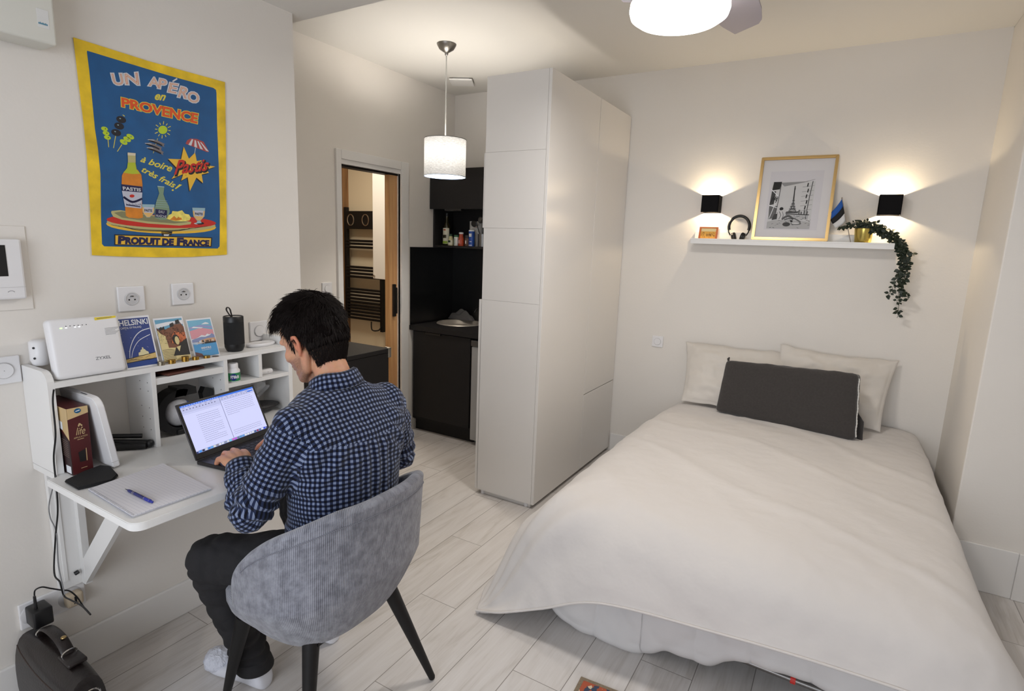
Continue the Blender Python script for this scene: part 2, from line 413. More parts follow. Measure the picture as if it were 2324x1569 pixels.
b = B(); tube(b, smoothpath([(-2.0, 4.24, .70), (-1.97, 4.22, .62), (-1.9, 4.24, .62), (-1.88, 4.26, .66)]), .007, 6); part('cable', b, BLKM, t, smooth=1)
t = thing('bathroom_cabinet', 'tall white wall cabinet beside the towel radiator', 'cabinet', (-1.4, 4.15, 1.17))
b = B(); box(b, -1.735, -.95, 4.0, 4.345, 1.17, 2.45, bev=.004); part('body', b, WHITE, t)
b = B(); tube(b, [(-1.715, 4.0, 1.2), (-1.715, 3.985, 1.2)], .008, 10); part('knob', b, STEEL, t, smooth=1)
b = B(); box(b, -1.76, -.95, 4.20, 4.345, 0, 1.16, bev=.004); tag(part('boxed_panel', b, WHITE), 'white boxed-in panel below the bathroom cabinet', 'panel')
t = thing('toilet', 'white toilet partly hidden behind the oak sliding door', 'toilet', (-1.42, 3.9, 0))
b = B(); lathe(b, [(.12, 0), (.11, .1), (.13, .25), (.19, .36), (.20, .40), (.17, .41)], (-1.42, 3.85, 0), sx=.95, sy=1.15); part('bowl', b, PLAST, t, smooth=1)
b = B(); lathe(b, [(.2, .41), (.205, .425), (.2, .44), (0.001, .45)], (-1.42, 3.85, 0), sx=.95, sy=1.15); part('seat_lid', b, PLAST, t, smooth=1)

# ============================================================ kitchen
XK = XD+.003
t = thing('kitchen_base_cabinet', 'matt black base cabinet under the sink', 'cabinet', (-.49, 3.7, 0))
b = B(); box(b, XK+.01, -.19, 3.462, 3.98, .10, .84); part('body', b, BLACK, t)
b = B(); box(b, XK+.012, -.19, 3.50, 3.52, 0, .10); part('plinth', b, BLACK, t)
b = B(); box(b, XK+.03, -.195, 3.44, 3.46, .125, .835, bev=.002); d = part('door', b, BLACK, t)
b = B(); box(b, -.62, -.47, 3.428, 3.442, .822, .838, bev=.002); part('handle', b, BLKP, d)
t = thing('small_fridge', 'silver under-counter fridge beside the black base cabinet', 'fridge', (.05, 3.72, 0))
b = B(); box(b, -.182, .30, 3.49, 3.97, .02, .82, bev=.004); part('body', b, SILV, t)
b = B(); box(b, -.182, .30, 3.44, 3.485, .04, .775, bev=.006); d = part('door', b, SILV, t)
b = B(); box(b, -.182, .30, 3.43, 3.485, .78, .825, bev=.005); part('top_trim', b, GREYM, t)
for x in (-.14, .26):
    b = B(); cyl(b, (x, 3.50, 0), (x, 3.50, .025), .018, 12); part('foot', b, BLKP, t)
b = B(); ring_ = []; oc = Vector((-.545, 3.785)); N_ = 64
for k in range(N_):
    a = 2*PI*k/N_; dx, dy = math.cos(a), math.sin(a)
    f = min([((.335 if dx > 0 else XK)-oc.x)/dx if abs(dx) > 1e-6 else 9, ((3.985 if dy > 0 else 3.425)-oc.y)/dy if abs(dy) > 1e-6 else 9]); ring_.append((oc.x+dx*f, oc.y+dy*f))
for cx_, cy_ in ((.335, 3.985), (XK, 3.985), (XK, 3.425), (.335, 3.425)):
    j = min(range(N_), key=lambda i: (ring_[i][0]-cx_)**2+(ring_[i][1]-cy_)**2); ring_[j] = (cx_, cy_)
cir = [(oc.x+.176*math.cos(2*PI*k/N_), oc.y+.176*math.sin(2*PI*k/N_)) for k in range(N_)]
grid(b, [[(x, y, z) for x, y in q] for q, z in ((cir, .842), (cir, .88), (ring_, .88), (ring_, .842), (cir, .842))], closev=True)
bmesh.ops.remove_doubles(b, verts=b.verts, dist=1e-5); bmesh.ops.recalc_face_normals(b, faces=b.faces); tag(part('worktop', b, BLACK), 'black kitchen worktop running to the white wardrobe', 'worktop')
b = B(); box(b, XK, XK+.008, 3.43, 3.985, .882, 1.495); box(b, XK+.008, .335, 3.977, 3.985, .882, 1.495)
tag(part('splashback', b, BLACKG), 'glossy black splashback around the sink corner', 'splashback')
t = thing('sink', 'round stainless steel sink set in the black worktop', 'sink', (-.545, 3.785, .88))
b = B(); lathe(b, [(.001, -.034), (.145, -.033), (.160, -.026), (.168, .004), (.172, .006), (.186, .008), (.192, .001)][::1], (-.545, 3.785, .88), seg=48, cap=False); part('bowl', b, mat('sink_steel', (196, 188, 176), .38, metal=.6), t, smooth=1)
b = B(); lathe(b, [(.001, 0), (.03, 0), (.032, .004), (.001, .005)], (-.545, 3.785, .847), seg=20); part('drain', b, GREYM, t, smooth=1)
t = thing('kitchen_tap', 'black tap behind the round sink', 'tap', (-.40, 3.945, .88))
b = B(); lathe(b, [(.024, 0), (.024, .02), (.014, .03), (.014, .10), (.012, .11)], (-.40, 3.945, .88), seg=16); part('column', b, BLKM, t, smooth=1)
b = B(); tube(b, smoothpath([(-.40, 3.945, .985), (-.41, 3.92, 1.01), (-.43, 3.86, 1.0), (-.435, 3.84, .975)]), .008, 10); part('spout', b, BLKM, t, smooth=1)
CLOTH = mat('dark_grey_cloth', (84, 82, 82), .95, bump=.6, bscale=400)
b = B(); rr = random.Random(3); pts = []
for i in range(26):
    row = []
    for j in range(18):
        u, v = i/25*2-1, j/17*2-1
        h = .062*max(0, 1-u**4)*max(0, 1-v*v)**.5*(1+.6*.5*math.sin(4.5*u+3*v+1)+.2*math.sin(7*v-4*u))+.004
        row.append((-.645+u*.125, 3.945+v*.028, .884+max(.001, h)))
    pts.append(row)
grid(b, pts); tag(part('dishcloth', b, CLOTH, smooth=3), 'crumpled dark grey cloth behind the round sink', 'cloth')
t = thing('kitchen_wall_cabinet', 'black wall cabinet with a closed flap above an open shelf', 'cabinet', (-.22, 3.82, 1.50))
b = B()
box(b, XK, XK+.018, 3.715, 3.98, 1.515, 1.815); box(b, XK, .335, 3.715, 3.98, 1.497, 1.515, bev=.001); box(b, XK+.018, .335, 3.965, 3.98, 1.515, 1.815)
box(b, XK, .335, 3.70, 3.98, 1.817, 2.105); part('body', b, BLACK, t)
b = B(); box(b, XK+.002, .335, 3.665, 3.685, 1.80, 2.108, bev=.002); d = part('door', b, BLACK, t)
b = B(); box(b, -.62, -.46, 3.655, 3.70, 1.785, 1.80, bev=.002); part('handle', b, BLKP, d)
# things on the kitchen shelf
ZK = 1.515
def bottle(name, label, cat, x, y, prof, body, cap=None, lab=None, seg=20, group='bottles and jars on the kitchen shelf'):
    t = thing(name, label, cat, (x, y, ZK), 0, group)
    b = B(); lathe(b, prof, (x, y, ZK), seg=seg); part('body', b, body, t, smooth=.8)
    if cap: b = B(); lathe(b, [(cap[0], cap[1]), (cap[0], cap[2]), (cap[0]*.6, cap[2]+.002)], (x, y, ZK), seg=seg); part('cap', b, cap[3], t, smooth=.8)
    if lab:
        b = B(); r = lab[0]; rows = [[(x+r*math.sin(a), y-r*math.cos(a), ZK+z) for a in [math.radians(-75+d*10) for d in range(16)]] for z in (lab[1], lab[2])]
        grid(b, rows); q = part('label', b, lab[3], t, smooth=1)
        if len(lab) > 4:
            for (z0, z1, a0, a1, mm) in lab[4]:
                b = B(); rows = [[(x+(r+.0006)*math.sin(math.radians(a)), y-(r+.0006)*math.cos(math.radians(a)), ZK+z) for a in np.linspace(a0, a1, 7)] for z in (z0, z1)]
                grid(b, rows); part('print', b, mm, q)
    return t
OLIVE = mat('olive_glass', (46, 40, 14), .1, spec=.8); CREAM = mat('label_cream', (216, 212, 190), .6); LIME = mat('label_lime', (150, 180, 60), .6)
REDJ = mat('red_spice', (172, 66, 38), .4, noise=.25, scale=120); GRN = mat('herb_green', (52, 100, 66), .5); DKG = mat('dark_green', (30, 60, 36), .5)
BRN = mat('pepper_brown', (98, 70, 56), .6, noise=.4, scale=150); BLUE = mat('salt_blue', (22, 66, 148), .45); LBL = mat('label_white', (222, 222, 220), .6); YEL = mat('pale_mustard', (196, 188, 140), .5)
bottle('oil_bottle', 'tall dark olive oil bottle with a cream and lime label', 'bottle', -.705, 3.80, [(.028, 0), (.031, .004), (.031, .15), (.012, .19), (.0115, .235)], OLIVE, (.013, .235, .26, BLKP), (.032, .012, .14, CREAM, [(.014, .035, -50, 50, LIME), (.06, .085, -30, 30, OLIVE), (.12, .13, -20, 20, REDJ)]))
bottle('spice_jar', 'small green-capped jar with a pale label beside the oil bottle', 'jar', -.632, 3.76, [(.021, 0), (.023, .003), (.022, .05), (.014, .075)], YEL, (.015, .075, .092, DKG), (.0235, .006, .045, CREAM, [(.025, .042, -30, 30, DKG)]))
bottle('spice_jar', 'small pale green jar with vertical print, green lid', 'jar', -.577, 3.76, [(.018, 0), (.019, .003), (.019, .07)], CREAM, (.0195, .07, .085, GRN), (.0195, .004, .066, LBL, [(.01, .06, -14, -4, GRN), (.01, .06, 6, 12, GRN)]))
bottle('sauce_bottle', 'small red seasoning bottle with a white neck band', 'bottle', -.525, 3.755, [(.023, 0), (.025, .004), (.024, .05), (.016, .08), (.016, .095)], REDJ, (.019, .095, .107, LBL), (.0255, .015, .05, REDJ, [(.02, .048, -20, -12, LBL), (.02, .048, -4, 4, LBL)]))
bottle('pepper_grinder', 'brown peppercorn jar with a black lid', 'jar', -.475, 3.77, [(.020, 0), (.021, .003), (.021, .062)], BRN, (.022, .062, .086, BLKP), (.0215, .015, .05, BRN, [(.02, .045, -15, 10, LBL)]))
bottle('salt_tube', 'blue cylindrical salt container with a white top', 'container', -.422, 3.755, [(.023, 0), (.024, .002), (.024, .118)], BLUE, (.0245, .118, .127, LBL), (.0245, .0, .118, BLUE, [(.075, .10, -30, 30, LBL), (.006, .012, -40, 40, LBL), (.035, .04, -10, 30, LBL)]))
KR = mat('paper_roll', (205, 202, 196), .9, bump=.3, bscale=300)
t = thing('kitchen_roll', 'white kitchen paper roll with a faint leaf print at the shelf back', 'paper roll', (-.45, 3.88, ZK))
b = B(); lathe(b, [(.02, 0), (.062, 0), (.062, .20), (.02, .20)], (-.46, 3.885, ZK), seg=32); part('roll', b, KR, t, smooth=.8)
b = B()
for k in range(5):
    a = k*1.1; c = Vector((-.445, 3.822, ZK+.15)); prism(b, [c, c+Vector((.02*math.cos(a)+.006, 0, .02*math.sin(a))), c+Vector((.026*math.cos(a+.3), 0, .026*math.sin(a+.3)))], (0, -.0005, 0))
part('leaf_print', b, mat('pale_brown_print', (170, 140, 120), .9), t)
t = thing('utensil_holder', 'dark holder of kitchen utensils at the right end of the shelf', 'utensils', (-.35, 3.82, ZK))
b = B(); lathe(b, [(.04, 0), (.042, .10), (.038, .10), (.036, .005)], (-.345, 3.80, ZK), seg=24); part('holder', b, GREYM, t, smooth=1)
for (dx, dy, h, mm, r) in ((-.05, -.02, .22, BLKP, .03), (-.02, .01, .25, GREYM, .028), (.02, -.02, .24, BLKP, .03)):
    b = B(); p0 = Vector((-.345, 3.80, ZK+.02)); p1 = Vector((-.345+dx, 3.80+dy, ZK+h-.04)); cyl(b, p0, p1, .004, 8)
    ell(b, p1+Vector((dx, dy, .0)).normalized()*.02+Vector((0, 0, .0)), (r, .006, .028), 14, 8); part('utensil', b, mm, t, smooth=1)
t = thing('slow_cabinet', None, None)
bpy.data.objects.remove(t)
# black chest in the alcove behind the man
t = thing('black_chest', 'black cabinet with a metal corner catch in the alcove behind the man', 'cabinet', (-.55, 2.26, 0))
b = B(); box(b, -.76, -.325, 1.81, 2.70, 0, .82, bev=.004); part('body', b, BLACK, t)
b = B(); box(b, -.765, -.320, 1.805, 2.705, .822, .85, bev=.003); part('lid', b, BLACK, t)
b = B(); box(b, -.330, -.312, 2.685, 2.712, .79, .855, bev=.003); box(b, -.36, -.312, 2.700, 2.712, .845, .856, bev=.002); part('corner_catch', b, STEEL, t)

# ============================================================ wardrobe
t = thing('wardrobe', 'tall white wardrobe dividing kitchen and bed', 'wardrobe', (.55, 3.37, 0))
x0, x1, y0, y1, H = .35, .752, 2.765, 3.985, 2.45
b = B(); box(b, x0+.018, x1-.018, y0+.018, y1, .06, H-.005); part('body', b, WARD, t)
for (za, zb) in ((.028, 1.2190), (1.2198, 1.6325), (1.6333, 2.0480), (2.0488, H)):
    b = B(); box(b, x0, x1-.019, y0, y0+.017, za, zb, bev=.0005); part('end_panel', b, WARD, t)
for (ya, yb2, za, zb) in ((y0, 3.428, .028, H), (3.433, y1, .563, H), (3.433, y1, .028, .558)):
    b = B(); box(b, x1-.018, x1, ya, yb2, za, zb, bev=.0015); part('door', b, WARD, t)
for (za, zb, d) in ((.028, 1.218, .022), (1.633, 2.047, .012), (2.049, H, .004)):
    b = B(); box(b, x0-d, x0-d+.017, y0+.004, y1-.55, za, zb, bev=.0015); part('door', b, WARD, t)
b = B(); box(b, x0+.03, x1-.03, y0+.02, y1, .0, .06); part('plinth', b, WARD, t)
for x in (x0+.03, x1-.06):
    b = B(); cyl(b, (x, y0+.022, 0), (x, y0+.022, .03), .013, 12); part('foot', b, PLAST, t)

# ============================================================ sockets, switches, intercom, wall unit
def plate(name, label, cat, c, n, s=.083, kind='socket', group=None):
    """square wall plate centred at c on a wall with outward normal n"""
    c = Vector(c); n = Vector(n); up = Vector((0, 0, 1)); sd = up.cross(n)
    M = Matrix((sd, up, n)).transposed().to_4x4(); M.translation = c
    t = thing(name, label, cat, c, 0, group)
    b = B(); box(b, -s/2, s/2, -s/2, s/2, 0, .009, bev=.003, M=M); part('plate', b, PLAST, t)
    b = B()
    if kind == 'socket':
        lathe(b, [(.0235, .010), (.0225, .0115), (.020, .0115), (.019, .0097), (.001, .0096)], c, n, seg=32, cap=False); r = part('socket_face', b, PLAST2, t, smooth=.6)
        for dx, dy in ((-.0095, -.003), (.0095, -.003)):
            b = B(); q = c+sd*dx+up*dy; cyl(b, q+n*.0098, q+n*.0102, .0028, 12); part('pin_hole', b, BLKP, r)
        b = B(); q = c+up*.0095; cyl(b, q+n*.0098, q+n*.018, .0026, 12); box(b, -.006, .006, .0085, .0105, .0098, .0108, M=M); part('earth_pin', b, GREYM, r)
    elif kind == 'switch':
        lathe(b, [(.0235, .009), (.0235, .013), (.0222, .0145), (.001, .0145)], c, n, seg=32, cap=False); part('rocker', b, PLAST, t, smooth=.6)
        b = B(); lathe(b, [(.0258, .0092), (.0258, .0100), (.0242, .0100), (.0242, .0092)], c, n, seg=32, cap=False); part('ring', b, PLAST2, t, smooth=.6)
    return t
plate('wall_socket', 'left of two wall sockets above the hutch', 'socket', (0, 1.032, 1.308), (1, 0, 0), .088, group='sockets above the desk')
plate('wall_socket', 'right of two wall sockets above the hutch, above the pink sky postcard', 'socket', (0, 1.215, 1.315), (1, 0, 0), .082, group='sockets above the desk')
plate('wall_switch', 'white round switch on the wall behind the speaker and puck', 'switch', (0, 1.532, 1.135), (1, 0, 0), .085, 'switch')
plate('wall_switch', 'white round switch at the left edge under the intercom', 'switch', (0, .655, 1.112), (1, 0, 0), .085, 'switch')
plate('wall_switch', 'white round switch on the wall beside the bathroom door frame', 'switch', (XD, 2.60, 1.21), (1, 0, 0), .082, 'switch')
plate('wall_socket', 'white round socket on the wall left of the bed pillows', 'socket', (1.065, YB, .892), (0, -1, 0), .08, 'switch')
t = thing('intercom', 'white wall intercom with a black screen', 'intercom', (0, .69, 1.34))
b = B(); box(b, 0, .004, .52, .750, 1.294, 1.549, bev=.0018); part('wall_plate', b, WALL, t)
b = B(); box(b, .006, .03, .55, .728, 1.33, 1.51, bev=.006); bd = part('body', b, PLAST, t)
b = B(); box(b, .0295, .0312, .55, .688, 1.40, 1.492, bev=.0006); part('screen', b, BLKP, bd)
b = B(); box(b, .0300, .0308, .55, .728, 1.366, 1.3672); part('seam', b, PLAST2, bd)
GREYI = mat('grey_icon', (150, 150, 152), .6)
b = B(); tube(b, [(.0305, .690+.008*math.cos(a), 1.351+.005*math.sin(a)) for a in np.linspace(.2, PI-.2, 8)], .0008, 5)
tube(b, [(.0305, .640+.007*math.cos(a), 1.375+.004*math.sin(a)) for a in np.linspace(.2, PI-.2, 8)], .0007, 5); part('icon', b, GREYI, bd)
t = thing('wall_unit', 'white boxy wall unit above the poster with a small blue label', 'wall unit', (.05, .6, 2.07))
b = B(); box(b, 0.001, .105, .25, .845, 2.075, 2.48, bev=.008, seg=3); part('body', b, mat('cream_plastic', (222, 222, 214), .5), t, smooth=.6)
b = B(); box(b, .105, .1058, .800, .828, 2.115, 2.165); lb = part('sticker', b, LBL, t)
b = B()
for i in range(7): box(b, .1059, .1062, .802+i*.0032, .8042+i*.0032, 2.1235, 2.128+.0013*(i % 2))
part('print', b, mat('teal_print', (50, 130, 160), .6), lb)
# corner power block at the top left of the hutch
t = thing('corner_socket', 'white power block on the wall left of the router', 'socket', (.03, .745, 1.09))
b = B(); lathe(b, [(.001, 0), (.020, .002), (.026, .02), (.026, .075), (.018, .082), (.001, .083)], (.03, .742, 1.118), seg=24, sx=1.1); part('body', b, PLAST, t, smooth=1)
b = B(); [cyl(b, (.0480, .722, z), (.0495, .720, z), .0034, 10) for z in (1.145, 1.178)]; part('pin_hole', b, BLKP, t)
# ============================================================ desk with hutch (wall mounted)
ZD, ZT, XH = .80, 1.088, .178
t = thing('wall_desk', 'white wall-mounted desk with hutch shelves and fold-down table top', 'desk', (0, 1.13, ZD))
def sidepanel(y0, y1, z0, z1, xd=XH, r=.04):
    b = B(); pts = [(0.001, y0, z0), (xd, y0, z0)]
    pts += [(xd-r+r*math.cos(a), y0, z1-r+r*math.sin(a)) for a in np.linspace(0, PI/2, 7)]+[(0.001, y0, z1)]
    prism(b, pts, (0, y1-y0, 0)); return b
part('side_panel', sidepanel(.700, .718, ZD, 1.122), WHITE, t); part('side_panel', sidepanel(1.545, 1.563, ZD, 1.122), WHITE, t)
b = B(); box(b, .001, XH, .718, 1.545, ZT-.018, ZT, bev=.0008); part('top_board', b, WHITE, t)
for y, z0, z1 in ((.992, ZD, ZT-.018), (1.256, ZD, ZT-.018), (1.405, .975, ZT-.018)):
    b = B(); box(b, .001, XH-.001, y, y+.015, z0, z1, bev=.0006); d = part('divider', b, WHITE, t)
    if z0 == ZD:
        b = B()
        for xx in (.10, .15):
            for zz in ((.86, .90, .94, 1.0, 1.03) if y < 1.1 else (.90, .95, .99)): cyl(b, (xx, y-.0006, zz), (xx, y+.0008, zz), .0018, 8); cyl(b, (xx, y+.0142, zz), (xx, y+.0156, zz), .0018, 8)
        part('peg_hole', b, mat('hole_dark', (70, 66, 64), .8), d)
b = B(); box(b, .001, XH-.004, 1.007, 1.256, 1.022, 1.045, bev=.0008); part('shelf', b, WHITE, t)
b = B(); box(b, .001, XH-.002, 1.271, 1.545, .958, .974, bev=.0008); part('shelf', b, WHITE, t)
b = B(); pts = []; X1, Y0, Y1, r = .690, .668, 1.60, .035
for (cx, cy, a0) in ((X1-r, Y0+r, -PI/2), (X1-r, Y1-r, 0)):
    pts += [(cx+r*math.cos(a), cy+r*math.sin(a), ZD-.024) for a in np.linspace(a0, a0+PI/2, 7)]
pts = [(0.19, Y0, ZD-.024)]+pts+[(.001, Y1, ZD-.024), (.001, .700, ZD-.024), (.19, .700, ZD-.024)]
prism(b, pts, (0, 0, .0235)); bmesh.ops.bevel(b, geom=[e for e in b.edges if len(e.link_faces) == 2 and e.calc_face_angle(0) > 1], offset=.002, segments=2, affect='EDGES'); part('table_top', b, WHITE, t, smooth=.7)
def bracket(ya):
    b = B(); box(b, .001, .02, ya-.075, ya+.022, .33, ZD-.025, bev=.001); box(b, .02, .045, ya-.010, ya+.012, .33, ZD-.025, bev=.001)
    bz = [(.045, ya-.009, .335), (.045, ya-.009, .43), (.36, ya-.009, ZD-.026), (.45, ya-.009, ZD-.026)]
    prism(b, bz, (0, .018, 0)); box(b, .045, .42, ya-.009, ya+.009, ZD-.055, ZD-.026)
    box(b, .0195, .024, ya-.06, ya-.05, .36, ZD-.05)
    f = part('bracket', b, WHITE, t)
    b = B(); cyl(b, (.46, ya+.03, ZD-.024), (.46, ya+.03, ZD-.034), .008, 12); cyl(b, (.028, ya-.02, .38), (.024, ya-.03, .375), .007, 10); part('screw_cap', b, BLKP, f)
bracket(.80); bracket(1.48)

# ---- postcards and router on top
def card(label, y0, y1, z1, xb=.150, xt=.105, name='postcard'):
    t = thing(name, label, 'postcard', ((xb+xt)/2, (y0+y1)/2, ZT), 0, 'postcards on the hutch')
    up = Vector((xt-xb, 0, z1-ZT-.004)); base = Vector((xb, 0, ZT+.004)); n = Vector((up.z, 0, -up.x)).normalized()
    def P(u, v, k=0): return base+up*v+Vector((0, y0+(y1-y0)*u, 0))+n*(.0006*k+.0002)
    b = B(); q = [P(-.03, -.03), P(1.05, -.03), P(1.05, 1.04), P(-.03, 1.04)]; prism(b, q, -n*.004); part('card', b, mat('card_white', (226, 226, 230), .5), t)
    return t, P
def art(t, P, items, name='print'):
    """items: (material, kind, data, layer)"""
    mats = []; b = B()
    for m, kind, data, k in items:
        if m not in mats: mats.append(m)
        mi = mats.index(m)
        if kind == 'p': poly(b, [P(u, v, k) for u, v in data], mi)
        elif kind == 'e':
            u, v, ru, rv = data[:4]; poly(b, [P(u+ru*math.cos(a), v+rv*math.sin(a), k) for a in [2*PI*i/20 for i in range(20)]], mi)
        elif kind == 'l':
            pts, w_ = data; L = smoothpath([Vector((u, v, 0)) for u, v in pts], 6) if len(pts) > 2 else [Vector((u, v, 0)) for u, v in pts]
            for a, c in zip(L[:-1], L[1:]):
                d = c-a
                if d.length < 1e-6: continue
                s = Vector((-d.y, d.x, 0)).normalized()*w_/2; e = d.normalized()*w_*.15
                poly(b, [P(*(q_.xy), k) for q_ in (a-s-e, c-s+e, c+s+e, a+s-e)], mi)
        elif kind == 't': s, q, kw = data; textquad(b, s, *[P(u, v, k) for u, v in q], mi=mi, **kw)
    return part(name, b, mats, t)
NAVY = mat('card_navy', (34, 58, 128), .45); WHT = mat('ink_white', (226, 228, 232), .5); SAND = mat('card_sand', (206, 176, 112), .5); INK = mat('ink_black', (26, 24, 24), .5)
t, P = card('navy postcard with large HELSINKI lettering between router and castle card', .935, 1.031, 1.252)
it = [(NAVY, 'p', [(0, 0), (1, 0), (1, 1), (0, 1)], 1), (WHT, 't', ('HELSINKI', [(.03, .97), (.97, .97), (.97, .86), (.03, .86)], dict(bold=.02)), 2),
      (WHT, 't', ('CAPITAL OF FINLAND', [(.04, .83), (.72, .83), (.72, .79), (.04, .79)], {}), 2),
      (WHT, 'l', ([(.12, .17), (.2, .38), (.42, .6), (.68, .72), (.98, .76)], .018), 2), (WHT, 'l', ([(.17, .17), (.3, .36), (.55, .53), (.95, .63)], .013), 2),
      (mat('card_sand_light', (214, 204, 160), .5), 'p', [(.42, .22), (.78, .22), (.76, .28), (.7, .3), (.66, .34), (.63, .34), (.62, .38), (.58, .38), (.57, .34), (.52, .33), (.5, .29), (.44, .28)], 3),
      (SAND, 'p', [(0, .1), (1, .12), (1, .24), (.5, .22), (0, .17)], 2), (INK, 'l', ([(0, .175), (1, .245)], .012), 3), (INK, 'l', ([(0, .1), (1, .125)], .014), 3),
      (mat('card_sea', (26, 60, 130), .5), 'p', [(0, 0), (1, 0), (1, .12), (0, .1)], 2)]
rr = random.Random(5)
for i in range(26): it.append((INK, 'l', ([(rr.random(), .1+.08*rr.random()), (rr.random(), .12+.08*rr.random())], .004), 4)) if i % 3 == 0 else it.append((WHT, 'e', (rr.random(), .3+.5*rr.random(), .006, .004), 3))
art(t, P, it)
t, P = card('postcard of a brick castle gate with dark battlements', 1.053, 1.147, 1.238)
CB = mat('castle_brown', (120, 72, 48), .5); CO = mat('castle_orange', (196, 104, 60), .5); CK = mat('card_cream', (214, 196, 140), .5); SKY = mat('card_sky', (100, 160, 190), .5)
it = [(SKY, 'p', [(0, 0), (1, 0), (1, 1), (0, 1)], 1), (WHT, 'p', [(0, .8), (.5, .86), (1, .85), (1, .95), (.4, .93), (0, .9)], 2),
      (CB, 'p', [(0, .3), (1, .3), (1, .78), (.86, .96), (.83, .9), (.72, .88), (.6, .9), (.5, .8), (.3, .76), (.2, .8), (.1, .76), (0, .82)], 2),
      (INK, 'p', [(.5, .8), (.64, .82), (.64, .91), (.5, .88)], 3), (INK, 'p', [(.72, .86), (.88, .88), (.87, .97), (.73, .95)], 3), (INK, 'p', [(.08, .74), (.28, .77), (.27, .84), (.2, .8), (.16, .83), (.09, .8)], 3),
      (CO, 'p', [(.42, .42), (.5, .62), (.62, .7), (.78, .66), (.82, .42)], 3), (CO, 'p', [(.76, .42), (1, .44), (1, .66), (.8, .64)], 3), (INK, 'e', (.6, .5, .13, .12), 4), (CK, 'e', (.63, .47, .08, .10), 5),
      (CK, 'p', [(0, .26), (.28, .3), (.25, .6), (.12, .66), (0, .76)], 4), (CK, 'p', [(0, 0), (1, 0), (1, .12), (.6, .3), (.3, .32), (0, .28)], 5),
      (INK, 'p', [(.38, .12), (1, .1), (1, .5), (.72, .4), (.62, .3), (.52, .3), (.45, .2)], 6), (CK, 'p', [(.55, .32), (.72, .34), (.62, .2)], 7)]
for i in range(8): it.append((INK, 'l', ([(.02, .03+.035*i), (.2+.1*rr.random(), .05+.033*i), (.46, .04+.03*i)], .008), 6))
for i in range(110): x, y = rr.random(), .42+.36*rr.random(); it.append((INK, 'l', ([(x, y), (x+.06*rr.uniform(-1, 1), y+.05*rr.uniform(-1, 1))], .008), 4))
it.append((CK, 't', ('Carnet', [(.7, .09), (.95, .09), (.95, .05), (.7, .05)], dict(shear=.4)), 8))
art(t, P, it)
t, P = card('postcard with pink sky over a river town, GRENOBLE lettering', 1.167, 1.255, 1.224)
PK = mat('card_pink', (214, 148, 158), .5); SB = mat('card_sky2', (116, 178, 206), .5); MT = mat('card_mountain', (128, 140, 180), .5); WT = mat('card_water', (72, 148, 200), .5); TN = mat('card_tan', (200, 156, 120), .5)
it = [(SB, 'p', [(0, .55), (1, .55), (1, 1), (0, 1)], 1), (PK, 'p', [(0, .5), (1, .5), (1, .7), (.5, .78), (0, .72)], 2), (mat('card_lilac', (150, 156, 200), .5), 'p', [(0, .76), (.5, .8), (1, .74), (1, .8), (.5, .86), (0, .82)], 2), (WHT, 'p', [(.55, .87), (.9, .86), (.85, .9), (.75, .92), (.65, .9)], 3), (WHT, 'p', [(.1, .8), (.5, .76), (.6, .78), (.2, .83)], 3),
      (MT, 'p', [(0, .4), (1, .4), (1, .55), (.9, .6), (.8, .56), (.7, .6), (.6, .55), (.45, .58), (.3, .52), (.15, .5), (0, .47)], 3), (WHT, 'p', [(.1, .49), (.3, .53), (.45, .58), (.6, .55), (.7, .6), (.8, .57), (.9, .6), (.8, .55), (.6, .52), (.4, .53)], 4),
      (TN, 'p', [(.2, .36), (1, .36), (1, .47), (.7, .48), (.5, .46), (.35, .44)], 4), (INK, 'p', [(.35, .33), (1, .34), (1, .38), (.5, .38)], 5), (WT, 'p', [(0, 0), (1, 0), (1, .34), (.3, .34), (0, .38)], 4), (WHT, 'l', ([(0, .36), (.15, .34), (.3, .37), (.5, .35)], .012), 6),
      (mat('card_rock', (96, 60, 60), .5), 'p', [(0, 0), (.34, 0), (.26, .08), (.1, .12), (0, .14)], 5), (WHT, 't', ('GRENOBLE', [(.28, .25), (.72, .25), (.72, .2), (.28, .2)], dict(bold=.03)), 6), (WHT, 'l', ([(.3, .17), (.7, .17)], .008), 6)]
for i in range(14): x = .25+.72*rr.random(); it.append((rr.choice([WHT, INK, CO]), 'p', [(x, .38), (x+.03, .38), (x+.03, .42+.03*rr.random()), (x, .43)], 5))
art(t, P, it)

